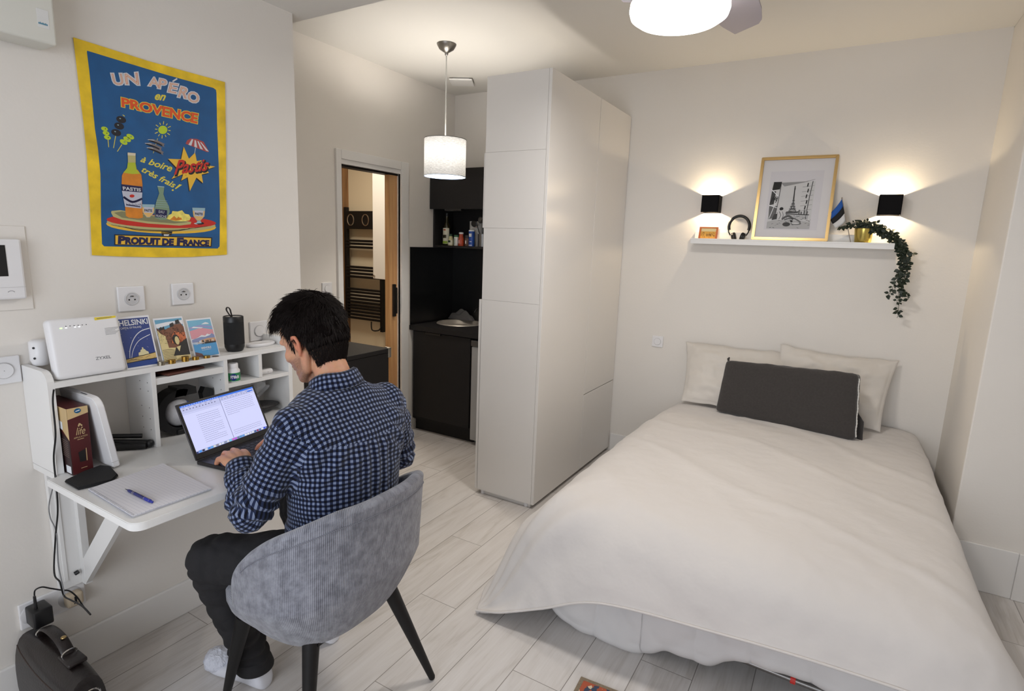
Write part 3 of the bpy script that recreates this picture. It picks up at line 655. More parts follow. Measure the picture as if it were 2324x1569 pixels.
t = thing('router', 'white upright internet box with yellow sticker and green light', 'router', (.14, .81, ZT))
b = B(); vs = box(b, -.018, .022, -.098, .098, 0, .186, bev=.013, seg=4)
M = Matrix.Translation((.152, .826, ZT)) @ Matrix.Rotation(math.radians(-1), 4, 'Z') @ Matrix.Rotation(math.radians(-10), 4, 'Y')
bmesh.ops.transform(b, matrix=M, verts=b.verts)
for v in b.verts:
    if v.co.z < ZT+.001: v.co.z = ZT+.001
part('case', b, PLAST, t, smooth=.9)
def RP(u, v, k=0): return M @ Vector((.0222+.0003*k, -.098+.196*u, .186*v))
DG = mat('grey_print', (96, 98, 104), .6); YS = mat('yellow_sticker', (232, 208, 60), .6); GL = mat('green_led', (150, 255, 110), .5, emit=4); WL = mat('white_led', (240, 244, 255), .5, emit=2.5)
art(t, RP, [(YS, 'p', [(.64, .925), (.95, .945), (.95, .98), (.64, .975)], 1), (DG, 'p', [(.67, .945), (.89, .958), (.89, .965), (.67, .955)], 2), (DG, 't', ('ZYXEL', [(.56, .30), (.78, .30), (.78, .25), (.56, .25)], {}), 1)]
    +[(DG, 'p', [(.23+.055*i, .86), (.245+.055*i, .86), (.245+.055*i, .875), (.23+.055*i, .875)], 1) for i in range(6)]
    +[(DG, 'p', [(.76, .77-.022*i), (.97-.03*(i % 3), .775-.022*i), (.97-.03*(i % 3), .78-.022*i), (.76, .775-.022*i)], 1) for i in range(6)])
art(t, RP, [(GL, 'p', [(.155, .835), (.185, .835), (.185, .848), (.155, .848)], 1), (WL, 'p', [(.225, .836), (.25, .836), (.25, .846), (.225, .846)], 1), (WL, 'p', [(.345, .838), (.368, .838), (.368, .848), (.345, .848)], 1), (WL, 'p', [(.40, .838), (.425, .838), (.425, .848), (.40, .848)], 1)], 'led')

# ---- coins
BRASS = mat('brass_coin', (190, 152, 74), .3, metal=1); NICK = mat('nickel_coin', (176, 168, 150), .3, metal=1)
cols = [(1.034, 6, 7, 'leftmost, silvery stack', NICK), (1.071, 6, 6.5, 'second from the left, brassy stack', BRASS), (1.118, 8, 7, 'third and tallest brassy stack', BRASS), (1.156, 5, 6.5, 'fourth, short brassy stack', BRASS), (1.198, 4, 6, 'fifth, shortest brassy stack', BRASS), (1.232, 1, 6, 'single copper coin lying flat', mat('copper_coin', (150, 120, 96), .35, metal=1))]
for y, n, dx, lb, mm in cols:
    for k in range(n):
        r = .0118; x = .166+rr.uniform(-.0006, .0006); yy = y+rr.uniform(-.0006, .0006); z = ZT+k*.0023
        if y < 1.12: pair = (0, .0) 
        b = B(); lathe(b, [(.001, 0), (r*.97, 0), (r, .0004), (r, .0018), (r*.97, .0022), (r*.9, .0022), (r*.88, .002), (.001, .002)], (x, yy, z), seg=20, cap=False)
        pos = ('' if n == 1 else (', topmost' if k == n-1 else (', bottom one' if k == 0 else ', coin %s up from the bottom' % ['', 'second', 'third', 'fourth', 'fifth', 'sixth', 'seventh'][k])))
        tag(part('coin', b, mm, smooth=.6), 'coin in the '+lb+pos if n > 1 else 'single copper coin lying flat right of the stacks', 'coin', 'coins on the hutch')

# ---- speaker
t = thing('bluetooth_speaker', 'black cylindrical speaker with a strap loop', 'speaker', (.118, 1.343, ZT))
c = (.118, 1.343, ZT); FAB = mat('speaker_fabric', (24, 24, 26), .8, bump=.5, bscale=1500)
b = B(); lathe(b, [(.026, 0), (.031, .004), (.0365, .018), (.037, .03)], c, seg=40); part('base', b, BLKP, t, smooth=.8)
b = B(); lathe(b, [(.037, .03), (.037, .118)], c, seg=40); part('grille', b, FAB, t, smooth=.8)
b = B(); lathe(b, [(.0372, .118), (.0372, .138), (.0355, .1405), (.033, .1405), (.032, .137), (.001, .137)], c, seg=40, cap=False); part('top_ring', b, BLKP, t, smooth=.8)
b = B(); lathe(b, [(.031, .1373), (.001, .1378)], c, seg=30, cap=False); part('top_pad', b, mat('silver_grey', (160, 158, 154), .4), t, smooth=1)
b = B(); L = smoothpath([(.118, 1.335, ZT+.138), (.118, 1.325, ZT+.152), (.118, 1.317, ZT+.168), (.118, 1.322, ZT+.176), (.118, 1.330, ZT+.168), (.118, 1.334, ZT+.152), (.118, 1.337, ZT+.138)])
for i in range(len(L)-1):
    a, cc = L[i], L[i+1]; o = Vector((.004, 0, 0)); poly(b, [a-o, cc-o, cc+o, a+o])
bmesh.ops.remove_doubles(b, verts=b.verts, dist=1e-5)
s = part('strap', b, mat('strap_brown', (38, 32, 30), .8), t, smooth=1); s.modifiers.new('s', 'SOLIDIFY').thickness = .0018
# charging puck and oval dish
t = thing('charging_pad', 'white oval charging dish behind the man\'s hair on the hutch', 'charger', (.11, 1.47, ZT))
b = B(); lathe(b, [(.001, 0), (.05, 0), (.056, .004), (.057, .010), (.053, .014), (.046, .0125), (.001, .0115)], (.095, 1.475, ZT), seg=40, cap=False, sx=.6, sy=1.15); part('dish', b, PLAST, t, smooth=1)

# ---- inside the hutch
NOTB = mat('brown_leather', (92, 50, 38), .6, bump=.2, bscale=300)
t = thing('leather_notebook', 'flat reddish-brown leather folder on the hutch shelf', 'folder', (.09, 1.11, 1.045))
b = B(); box(b, .015, .165, 1.035, 1.185, 1.046, 1.054, bev=.003, M=Matrix.Translation((.09, 1.11, 0)) @ Matrix.Rotation(.18, 4, 'Z') @ Matrix.Translation((-.09, -1.11, 0))); part('cover', b, NOTB, t, smooth=.8)
b = B(); box(b, .018, .150, 1.02, 1.10, 1.0455, 1.0462, M=None); part('under_flap', b, mat('dark_leather', (44, 28, 26), .6), t)
t = thing('gum_pot', 'white and green chewing gum tub on the hutch', 'tub', (.150, 1.309, .974))
c = (.150, 1.309, .974); b = B(); lathe(b, [(.022, 0), (.0255, .003), (.0255, .046), (.020, .053), (.019, .056)], c, seg=32); part('tub', b, PLAST, t, smooth=.8)
b = B(); lathe(b, [(.0195, .056), (.0195, .072), (.018, .0735), (.012, .0735), (.011, .072), (.001, .072)], c, seg=32, cap=False); part('lid', b, PLAST, t, smooth=.8)
GG = mat('gum_green', (40, 140, 84), .4); GB = mat('gum_blue', (28, 44, 120), .4)
def cylw(c, r, th): 
    return lambda u, v, k=0: Vector((c[0]+(r+.0003*k)*math.cos(th+u), c[1]+(r+.0003*k)*math.sin(th+u), c[2]+v))
Q = cylw(c, .0258, math.radians(-29))
b = B(); grid(b, [[Q(u, v) for u in np.linspace(-1.9, 1.9, 20)] for v in (.005, .038)]); part('label', b, GG, t, smooth=1)
art(t, Q, [(GB, 'p', [(a-.05, .0215-.0135*math.sqrt(max(.02, 1-(a/.52)**2))), (a+.05, .0215-.0135*math.sqrt(max(.02, 1-((a+.05)/.52)**2))), (a+.05, .0215+.0135*math.sqrt(max(.02, 1-((a+.05)/.52)**2))), (a-.05, .0215+.0135*math.sqrt(max(.02, 1-(a/.52)**2)))], 2) for a in np.linspace(-.45, .45, 10)]+[(WHT, 't', (ch, [(-.42+.2*i, .028), (-.25+.2*i, .028), (-.25+.2*i, .0165), (-.42+.2*i, .0165)], dict(bold=.03)), 4) for i, ch in enumerate('Freede')])
t = thing('earbud_case', 'small white earbud case on the right hutch shelf', 'case', (.135, 1.435, .974))
b = B(); box(b, -.012, .012, -.030, .030, 0, .022, bev=.0095, seg=4, M=Matrix.Translation((.140, 1.462, .974))); part('case', b, PLAST, t, smooth=1.2)
b = B(); box(b, .1522, .1526, 1.462, 1.466, .983, .985); part('led', b, GREYM, t)
# coffee/electronics carton, white slab, tripod
t = thing('carton', 'tall maroon carton with cream top band and the word life', 'box', (.14, .755, ZD))
MAR = mat('carton_maroon', (78, 24, 26), .45, noise=.1, scale=8); CRB = mat('carton_cream', (206, 178, 130), .5); CDK = mat('carton_dark', (44, 22, 24), .5)
bx0, bx1, by0, by1, bz1 = .03, .222, .724, .779, 1.012
b = B(); box(b, bx0, bx1, by0, by1, ZD+.001, bz1, bev=.001); part('box', b, MAR, t)
b = B(); prism(b, [(bx1+.0004, by0, bz1), (bx1+.0004, by1, bz1), (bx1+.0004, by1, bz1-.022), (bx1+.0004, by0, bz1-.034)], (.0002, 0, 0)); prism(b, [(bx1, by0-.0004, bz1), (bx1-.06, by0-.0004, bz1), (bx1-.06, by0-.0004, bz1-.06), (bx1, by0-.0004, bz1-.10)], (0, -.0002, 0), 0)
part('band', b, CRB, t)
def FP(u, v, k=0): return Vector((bx1+.0003+.0004*k, by0+(by1-by0)*u, ZD+(bz1-ZD)*v))
art(t, FP, [(mat('carton_blue', (20, 90, 130), .4), 'e', (.5, .95, .16, .035), 3), (WHT, 'l', ([(.4, .945), (.6, .955)], .012), 4),
            (CRB, 'p', [(.44, .72), (.5, .76), (.56, .76), (.68, .72), (.6, .71), (.56, .74), (.5, .71)], 2), (CRB, 't', ('life', [(.32, .70), (.78, .70), (.78, .59), (.32, .59)], dict(shear=.35)), 2),
            (CRB, 't', ('APPLICATION', [(.2, .565), (.86, .575), (.86, .55), (.2, .54)], {}), 2), (CRB, 'p', [(.36, .525), (.68, .53), (.68, .522), (.36, .517)], 2), (INK, 'p', [(.38, .18), (.66, .18), (.68, .36), (.34, .33)], 2), (CRB, 'p', [(.70, .18), (.74, .18), (.75, .37), (.71, .37)], 2), (CRB, 'p', [(.4, .08), (.7, .085), (.7, .092), (.4, .087)], 2)])
def SP(u, v, k=0): return Vector((bx1-.07*u, by0-.0004-.0004*k, ZD+(bz1-ZD)*v))
art(t, SP, [(CDK, 'p', [(0, .0), (1, .0), (1, .66), (0, .52)], 1), (WHT, 'p', [(.1, .02), (.55, .02), (.55, .13), (.1, .13)], 2), (WHT, 'p', [(.5, .66), (.95, .68), (.95, .8), (.5, .78)], 2)]+[(mat('grey_print2', (130, 110, 100), .6), 'p', [(.15, .5-.03*i), (.8, .52-.03*i), (.8, .528-.03*i), (.15, .508-.03*i)], 2) for i in range(9)])
t = thing('white_slab', 'white rounded slab device standing behind the maroon carton', 'device', (.15, .81, ZD))
b = B(); pts = [(.02, 0, 0), (.262, 0, 0)]+[(.262-.035*(1-math.cos(a)) , 0, .235-.035+.035*math.sin(a)) for a in np.linspace(0, PI/2, 6)]+[(.02, 0, .235)]
prism(b, pts, (0, .022, 0)); M = Matrix.Translation((0, .816, ZD+.003)) @ Matrix.Rotation(math.radians(8), 4, 'X'); bmesh.ops.transform(b, matrix=M, verts=b.verts)
bmesh.ops.bevel(b, geom=[e for e in b.edges if len(e.link_faces) == 2 and e.calc_face_angle(0) > 1.2], offset=.003, segments=2, affect='EDGES'); part('case', b, PLAST, t, smooth=.7)
b = B(); box(b, .15, .19, .0085, .0125, .2352, .2356, M=M); part('slot', b, DG, t)
b = B(); tube(b, [M @ Vector((.2622, -.0005, .02)), M @ Vector((.2622, .0225, .02))], .001, 6); part('seam', b, PLAST2, t)
t = thing('folded_tripod', 'black folded tripod lying in the left hutch compartment', 'tripod', (.09, .92, ZD))
for a, c_ in (((.02, .84, .83), (.155, .985, .815)), ((.035, .838, .815), (.165, .965, .813))):
    b = B(); tube(b, [a, c_], .011, 10); part('leg', b, BLKP, t, smooth=1)
b = B(); tube(b, [(.005+.02, .845, .85), (.12, .975, .836)], .008, 10); part('leg', b, BLKP, t, smooth=1)
b = B(); prism(b, [(.02, .85, ZD+.001), (.13, .975, ZD+.001), (.13, .975, ZD+.012), (.02, .85, ZD+.045)], (.035, -.012, 0)); part('folded_body', b, BLKP, t)
b = B(); ell(b, (.160, .978, .816), (.014, .014, .014), 12, 8); part('hinge', b, BLKP, t, smooth=1)
# black C-shaped stand with pale globe
t = thing('floating_globe_stand', 'black C-shaped stand holding a pale grey and blue globe', 'ornament', (.09, 1.10, ZD))
cy, cz = 1.122, .886
def arc(r0, r1, a0, a1, x0, x1):
    b = B(); A = np.linspace(math.radians(a0), math.radians(a1), 22)
    for i in range(len(A)-1):
        q = [(x0, cy+r*math.cos(a), cz+r*math.sin(a)) for r, a in ((r0, A[i]), (r1, A[i]), (r1, A[i+1]), (r0, A[i+1]))]; prism(b, q, (x1-x0, 0, 0))
    bmesh.ops.remove_doubles(b, verts=b.verts, dist=1e-5); return b
part('c_frame', arc(.060, .087, 70, 290, .050, .110), BLKP, t)
b = B(); box(b, .045, .115, 1.10, 1.185, ZD+.001, ZD+.02, bev=.004); part('base', b, BLKP, t)
b = B(); prism(b, [(.05, cy-.02, cz+.060), (.05, cy-.01, cz+.094), (.05, cy+.060, cz+.086), (.05, cy+.062, cz+.060)], (.06, 0, 0)); part('magnet_head', b, BLKP, t)
b = B(); ell(b, (.08, cy, cz-.006), (.052, .052, .052), 32, 20); g = part('globe', b, mat('globe_grey', (196, 196, 200), .4, noise=.2, scale=30), t, smooth=3)
b = B(); ell(b, (.0801, cy+.0012, cz-.006), (.0525, .0515, .0525), 24, 14)
bmesh.ops.delete(b, geom=[v for v in b.verts if not (v.co.y > cy+.022 and v.co.x > .06)], context='VERTS'); part('blue_patch', b, mat('globe_blue', (60, 84, 150), .4), g, smooth=3)
b = B(); prism(b, [(.08, 1.205, .940), (.08, 1.216, .962), (.08, 1.248, .950), (.08, 1.248, .91), (.08, 1.21, .91)], (.03, 0, 0)); box(b, .085, .105, 1.215, 1.24, ZD+.001, .92); tag(part('black_gadget', b, BLKP), 'black angular gadget top showing above the laptop lid', 'gadget')
t = thing('glasses_pouch', 'black leather pouch in the right hutch compartment', 'pouch', (.1, 1.47, ZD))
b = B(); rows = []
for i in range(12):
    u = i/11; rr_ = .5*math.sin(PI*min(1, max(0, u*.96+.02)))**.45
    rows.append([(.10+.13*rr_*math.cos(a)*.8+.02*math.sin(5*a)*.1, 1.375+.165*u, ZD+.028+.044*rr_*(math.sin(a) if math.sin(a) > 0 else .62*math.sin(a))*(1.2-.5*u)) for a in [2*PI*k/20 for k in range(20)]])
V = grid(b, rows, closev=True); b.faces.new(V[0][::-1]); b.faces.new(V[-1]); part('pouch', b, mat('black_leather', (26, 24, 26), .45, bump=.3, bscale=200), t, smooth=1.5)
BAGM = mat('clear_plastic_bag', (208, 210, 212), .15, alpha=.5, spec=1)
b = B(); pts = []
for i in range(22):
    row = []
    for j in range(22):
        u, v = i/21, j/21; a = 2*PI*v; n_ = .010*math.sin(7*a+5*u)+.007*math.sin(13*a-9*u)+.008*math.sin(11*u+3*a)
        r_ = (.066*(math.sin(PI*(.12+.8*u))**.6)+n_)
        row.append((.055+r_*math.cos(a)*.6, 1.435+r_*math.sin(a)*1.15, ZD+.052+.095*u+n_*.5))
    pts.append(row)
grid(b, pts, closev=False); o = part('plastic_bag', b, BAGM); tag(o, 'crumpled clear plastic bag in the right hutch compartment', 'plastic bag')
for p_ in o.data.polygons: p_.use_smooth = False

# ---- on the table top: notebook, pen, pad, laptop
t = thing('spiral_notebook', 'open white spiral notebook with ruled squares', 'notebook', (.48, .86, ZD))
PAP = bpy.data.materials.new('squared_paper'); PAP.use_nodes = True; nt = PAP.node_tree; pb = nt.nodes['Principled BSDF']
uvn = nd(nt, 'ShaderNodeTexCoord'); sp = nd(nt, 'ShaderNodeSeparateXYZ'); nt.links.new(uvn.outputs['Object'], sp.inputs[0])
l1 = mth(nt, 'LESS_THAN', mth(nt, 'FRACT', mth(nt, 'DIVIDE', sp.outputs[0], .005)), .14); l2 = mth(nt, 'LESS_THAN', mth(nt, 'FRACT', mth(nt, 'DIVIDE', sp.outputs[1], .010)), .1)
mx = nd(nt, 'ShaderNodeMix', data_type='RGBA'); mx.inputs['A'].default_value = srgb((228, 227, 232)); mx.inputs['B'].default_value = srgb((200, 199, 210))
nt.links.new(mth(nt, 'MAXIMUM', l1, l2), mx.inputs['Factor']); nt.links.new(mx.outputs['Result'], pb.inputs['Base Color']); pb.inputs['Roughness'].default_value = .7
zb = ZD+.0005
q1, q2, q3, q4 = [Vector(p) for p in (at(202, 1109, 'z', .808), at(372, 1051, 'z', .808), at(480, 1107, 'z', .808), at(302, 1170, 'z', .808))]
for p in (q1, q2, q3, q4): p.z = zb
for k in range(4):
    b = B(); o = Vector((rr.uniform(-.002, .002), rr.uniform(-.002, .002), 0)); prism(b, [p+o+Vector((0, 0, .0018*k)) for p in (q1, q2, q3, q4)], (0, 0, .0015)); part('page' if k else 'back_cover', b, PAP if k else mat('cover_grey', (200, 200, 204), .6), t)
b = B(); n = 34
for i in range(n):
    p = q1.lerp(q4, (i+.5)/n); d = (q4-q1).normalized(); s = (q2-q1).normalized()
    tube(b, [p+s*(.004*math.cos(a)+.001)+Vector((0, 0, .0045+.0052*math.sin(a)))+d*.0012*math.sin(a) for a in [2*PI*k/10 for k in range(10)]], .0006, 5)
part('spiral_binding', b, mat('white_wire', (190, 190, 196), .35, metal=.3), t, smooth=3)
t = thing('pen', 'dark blue ballpoint pen lying on the spiral notebook', 'pen', tuple(at(313, 1125, 'z', .812)))
a = at(284, 1110, 'z', .812); e = at(346, 1140, 'z', .812); d = (e-a).normalized(); Lp = (e-a).length; PB = mat('pen_blue', (24, 34, 104), .25)
b = B(); lathe(b, [(.0015, .012), (.0042, .022), (.0045, .03), (.0045, Lp*.72)], a, d, seg=16); part('barrel', b, PB, t, smooth=.8)
b = B(); lathe(b, [(.0006, 0), (.0015, .012)], a, d, seg=10); part('tip', b, BLKP, t, smooth=.8)
b = B(); lathe(b, [(.0045, Lp*.72), (.0048, Lp*.74), (.0048, Lp*.92), (.0035, Lp*.93), (.0035, Lp), (.001, Lp+.002)], a, d, seg=16); part('cap', b, mat('pen_blue2', (36, 48, 150), .25), t, smooth=.8)
b = B()
for f_ in (.3, .34, .72, .9): lathe(b, [(.0045, 0), (.0050, .001), (.0045, .002)], a+d*Lp*f_, d, seg=16)
tube(b, [a+d*Lp*.62+Vector((0, 0, .007)), a+d*Lp*.9+Vector((0, 0, .006))], .001, 6); part('ring', b, STEEL, t, smooth=.8)
t = thing('black_sleeve', 'flat black pad at the foot of the maroon carton', 'pad', (.30, .745, ZD))
b = B(); q = [at(x, y, 'z', ZD+.006) for x, y in ((146, 1093), (176, 1110), (255, 1092), (268, 1079), (250, 1060), (228, 1058), (190, 1072))]
prism(b, [Vector((p.x, p.y, ZD+.0005)) for p in q], (0, 0, .010)); bmesh.ops.bevel(b, geom=[e for e in b.edges if len(e.link_faces) == 2 and e.calc_face_angle(0) > .9], offset=.003, segments=2, affect='EDGES'); part('pad', b, mat('black_neoprene', (22, 22, 24), .8, bump=.3, bscale=500), t, smooth=1)

# laptop
LAP = mat('space_grey', (62, 60, 62), .38, metal=.7); KEY = mat('key_black', (20, 20, 24), .6)
hl = Vector(at(446, 1048, 'z', ZD+.012)); hr = Vector((hl.x-.050, hl.y+.317, hl.z))
sd = (hr-hl).normalized(); fw = Vector((sd.y, -sd.x, 0)); W = (hr-hl).length; Dp = .225
M = Matrix((sd, -fw, Vector((0, 0, 1)))).transposed().to_4x4(); M.translation = Vector((hl.x, hl.y, ZD+.001))   # local x along hinge, y away from user
t = thing('laptop', 'open dark grey laptop with two document windows', 'laptop', tuple(hl.lerp(hr, .5)+fw*.1-Vector((0, 0, .011))))
b = B(); box(b, 0, W, -Dp, 0, 0, .014, bev=.003, M=M); part('base', b, LAP, t, smooth=.8)
kb = B()
for r_ in range(5):
    for c_ in range(13):
        w0 = .0195; x = .032+c_*w0; y = -.028-r_*.019; box(kb, x, x+w0-.003, y-.016, y, .0141, .0150, M=M)
part('keys', kb, KEY, t)
b = B(); box(b, W*.32, W*.68, -Dp+.012, -.135, .0141, .0145, M=M); part('trackpad', b, mat('trackpad_grey', (56, 55, 58), .3, metal=.4), t)
tilt = math.radians(114); H = .194
ML = M @ Matrix.Translation((0, 0, .013)) @ Matrix.Rotation(math.radians(90)-(tilt-math.radians(90))*1 - math.radians(0), 4, 'X')
# lid: local x along hinge, local y up the screen, local z toward the user
upv = Vector((0, math.sin(tilt-PI/2), math.cos(tilt-PI/2))); ML = M @ Matrix.Translation((0, 0, .013)) @ Matrix((Vector((1, 0, 0)), upv, Vector((1, 0, 0)).cross(upv))).transposed().to_4x4()
b = B(); box(b, 0, W, 0, H, -.006, 0, bev=.0025, M=ML); lid = part('lid', b, LAP, t, smooth=.8)
b = B(); box(b, .003, W-.003, .003, H-.003, 0, .0006, M=ML); part('bezel', b, BLKP, lid)
def LP(u, v, k=0): return ML @ Vector((.010+(W-.020)*u, .020+(H-.028)*v, .0009+.0002*k))
def scr(name, c, e=1.0):
    m_ = mat(name, c, .3, emit=e); m_.node_tree.nodes['Principled BSDF'].inputs['Base Color'].default_value = (.02, .02, .022, 1); return m_
SW = scr('screen_white', (205, 208, 250), .95); SG = scr('screen_grey', (188, 192, 232), .9); SBL = scr('screen_blue', (40, 110, 225), .9); STX = scr('screen_text', (122, 122, 160), .75)
SDK = scr('screen_dock', (150, 165, 215), .8); SNV = scr('screen_navy', (20, 40, 110), .7)
it = [(SW, 'p', [(0, 0), (1, 0), (1, 1), (0, 1)], 0), (SBL, 'p', [(0, .965), (1, .965), (1, 1), (0, 1)], 1), (SG, 'p', [(0, .835), (.497, .835), (.497, .965), (0, .965)], 1), (SG, 'p', [(.503, .875), (1, .875), (1, .965), (.503, .965)], 1), (STX, 'p', [(.497, .05), (.503, .05), (.503, .965), (.497, .965)], 2),
      (SG, 'p', [(0, .81), (.497, .81), (.497, .823), (0, .823)], 1), (SBL, 'p', [(.90, .915), (.985, .915), (.985, .94), (.90, .94)], 3), (SNV, 'p', [(0, 0), (1, 0), (1, .045), (0, .045)], 1), (SDK, 'p', [(.02, .006), (.98, .006), (.98, .055), (.02, .055)], 2)]
for i in range(15):
    v = .735-.041*i; 
    if v < .08: break
    r1 = .44 if i % 6 != 5 else .34
    seg = .15
    while seg < r1: l = rr.uniform(.012, .03); it.append((STX, 'p', [(seg, v), (min(seg+l, r1), v), (min(seg+l, r1), v+.006), (seg, v+.006)], 3)); seg += l+.004
for i in range(8):
    v = .84-.041*i; seg = .53
    while seg < (.93 if i < 7 else .70): l = rr.uniform(.012, .03); it.append((STX, 'p', [(seg, v), (seg+l, v), (seg+l, v+.006), (seg, v+.006)], 3)); seg += l+.004
for i in range(3):
    v = .20-.041*i; seg = .53
    while seg < .93: l = rr.uniform(.012, .03); it.append((STX, 'p', [(seg, v), (seg+l, v), (seg+l, v+.006), (seg, v+.006)], 3)); seg += l+.004
for s0 in (0.02, .52):
    for i in range(11): it.append((STX, 'p', [(s0+.04*i, .895 if s0 < .1 else .905), (s0+.04*i+.018, .895 if s0 < .1 else .905), (s0+.04*i+.018, .915), (s0+.04*i, .915)], 3))
    for i in range(6): it.append((STX, 'p', [(s0+.07*i, .94), (s0+.07*i+.03, .94), (s0+.07*i+.03, .948), (s0+.07*i, .948)], 3))
for i in range(16): it.append((WHT if i % 4 == 9 else SW, 'p', [(.02+.03*i, .978), (.035+.03*i, .978), (.035+.03*i, .988), (.02+.03*i, .988)], 3))
dock = [(60, 150, 240), (30, 30, 60), (220, 225, 240), (60, 140, 230), (90, 170, 240), (230, 230, 220), (150, 140, 150), (240, 240, 240), (230, 235, 250), (140, 150, 170), (230, 230, 235), (120, 210, 240), (220, 90, 200), (200, 80, 230), (110, 120, 150), (70, 150, 210), (90, 160, 230), (240, 240, 245), (240, 240, 245), (230, 230, 240), (240, 240, 245), (60, 90, 140), (150, 30, 80), (90, 110, 160), (235, 235, 240), (40, 70, 230)]
for i, cc in enumerate(dock): u = .035+.0362*i; it.append((scr('dock_icon_%d' % i, cc, .8), 'p', [(u, .012), (u+.028, .012), (u+.028, .048), (u, .048)], 4))
art(lid, LP, it, 'screen_image')
# ============================================================ poster on the desk wall
def PZ(u, v, k=0): return at(u*.39526, v*.39526, 'x', .0045+.00025*k)
t = thing('poster', 'large yellow-bordered blue aperitif poster on the desk wall', 'poster', tuple(PZ(900, 1470)))
YB1 = mat('poster_yellow', (232, 194, 34), .6, noise=.22, scale=14, detail=10)
b = B(); outl = [(421, 214), (560, 258), (850, 350), (1292, 472), (1297, 800), (1300, 1150), (1303, 1463), (1100, 1476), (900, 1478), (700, 1474), (529, 1466), (518, 1200), (500, 900), (480, 700), (455, 500), (435, 330)]
pp = [PZ(*p) for p in outl]; prism(b, pp, (-.002, 0, 0)); part('sheet', b, YB1, t)
def E(cx, cy, rx, ry, rot=0, n=28): return [(cx+rx*math.cos(a)*math.cos(rot)-ry*math.sin(a)*math.sin(rot), cy+rx*math.cos(a)*math.sin(rot)+ry*math.sin(a)*math.cos(rot)) for a in [2*PI*i/n for i in range(n)]]
BL = mat('poster_blue', (18, 84, 138), .6, noise=.13, scale=14, detail=8); DB = mat('poster_navy', (22, 22, 72), .6); OR = mat('poster_orange', (222, 84, 34), .6); CRM = mat('poster_cream', (216, 204, 178), .6)
YL = mat('poster_letter_yellow', (222, 206, 70), .6); LG = mat('poster_lime', (184, 208, 40), .6); BK = mat('poster_black', (22, 20, 30), .6); AM = mat('poster_amber', (212, 128, 34), .6, noise=.15, scale=30); RD = mat('poster_red', (196, 40, 26), .6)
WH = mat('poster_white', (206, 208, 210), .6); GD = mat('poster_gold', (232, 184, 56), .6); PGR = mat('poster_green_glass', (122, 146, 120), .6); TRY = mat('poster_tray', (184, 176, 120), .6); CHP = mat('poster_chips', (236, 220, 110), .6, noise=.15, scale=60); LAB = mat('poster_label', (190, 192, 206), .6); SLV = mat('poster_sardine', (120, 112, 112), .6); PNK = mat('poster_stripe', (170, 70, 70), .6); GLS = mat('poster_glass', (150, 180, 190), .6)
it = [(BL, 'p', [(500, 291), (700, 352), (950, 428), (1225, 505), (1240, 516), (1243, 535), (1246, 700), (1256, 950), (1263, 1180), (1261, 1415), (1250, 1428), (900, 1422), (598, 1415), (586, 1402), (580, 1250), (577, 1000), (562, 850), (545, 740), (528, 560), (512, 400), (499, 300)], 1)]
def T(s, q, m, k, **kw): it.append((m, 't', (s, q, kw), k))
for ch, q in (('U', [(640, 424), (698, 424), (712, 487), (655, 487)]), ('N', [(716, 425), (788, 418), (798, 486), (724, 484)]), ('A', [(866, 444), (904, 446), (914, 501), (855, 492)]), ('P', [(918, 452), (958, 460), (952, 514), (908, 506)]),
              ('E', [(978, 476), (1022, 484), (1010, 537), (966, 528)]), ('R', [(1040, 498), (1090, 510), (1070, 566), (1022, 556)]), ('O', [(1085, 522), (1145, 540), (1138, 596), (1074, 578)])):
    T(ch, q, WH, 2, bold=.075); T(ch, q, OR, 3, bold=.0); T(ch, q, CRM, 4, bold=-.022)
it.append((WH, 'l', ([(992, 468), (1016, 452)], 9), 2))
T('en', [(892, 540), (952, 548), (946, 578), (890, 572)], YL, 2, shear=.3, bold=.03)
T('PROVENCE', [(700, 562), (1136, 655), (1130, 708), (702, 612)], YL, 2, bold=.085); T('PROVENCE', [(700, 562), (1136, 655), (1130, 708), (702, 612)], OR, 3, bold=.04)
it.append((LG, 'p', E(935, 746, 26, 24), 2))
for k in range(12): a = 2*PI*k/12+.1; it.append((YL, 'l', ([(935+32*math.cos(a), 746+32*math.sin(a)), (935+(44+5*(k % 2))*math.cos(a), 746+(44+5*(k % 2))*math.sin(a))], 4), 2))
# olives on picks
for (x0, y0, x1, y1) in ((705, 660, 716, 668), (664, 780, 652, 850), (620, 795, 624, 845), (700, 830, 674, 870)): it.append((YL, 'l', ([(x0, y0), (x1, y1)], 4), 2))
for (x, y) in ((696, 687), (684, 724), (667, 762)): it += [(BK, 'p', E(x, y, 29, 19, .35), 3), (GLS, 'p', E(x-6, y-6, 5, 3, .35), 4)]
for (x, y) in ((600, 740), (609, 765), (617, 790)): it += [(LG, 'p', E(x, y, 20, 12, .3), 3), (BK, 'p', E(x+5, y, 3, 3), 4)]
for (x, y) in ((748, 785), (730, 800), (710, 816)): it += [(LG, 'p', E(x, y, 24, 13, .5), 3), (PGR, 'p', E(x+5, y, 5, 4), 4)]
# sardines
for (x, y) in ((896, 822), (880, 843), (890, 868)):
    it += [(SLV, 'p', [(x-55, y-20), (x-20, y-14), (x+20, y+6), (x+48, y+24), (x+44, y+10), (x+52, y+6), (x+20, y-10), (x-20, y-24)], 3), (BK, 'l', ([(x-40, y-16), (x+10, y+2), (x+34, y+14)], 8), 4), (WH, 'l', ([(x-46, y-20), (x-10, y-16)], 3), 5)]
it.append((YL, 'l', ([(905, 795), (880, 880)], 2.5), 2))
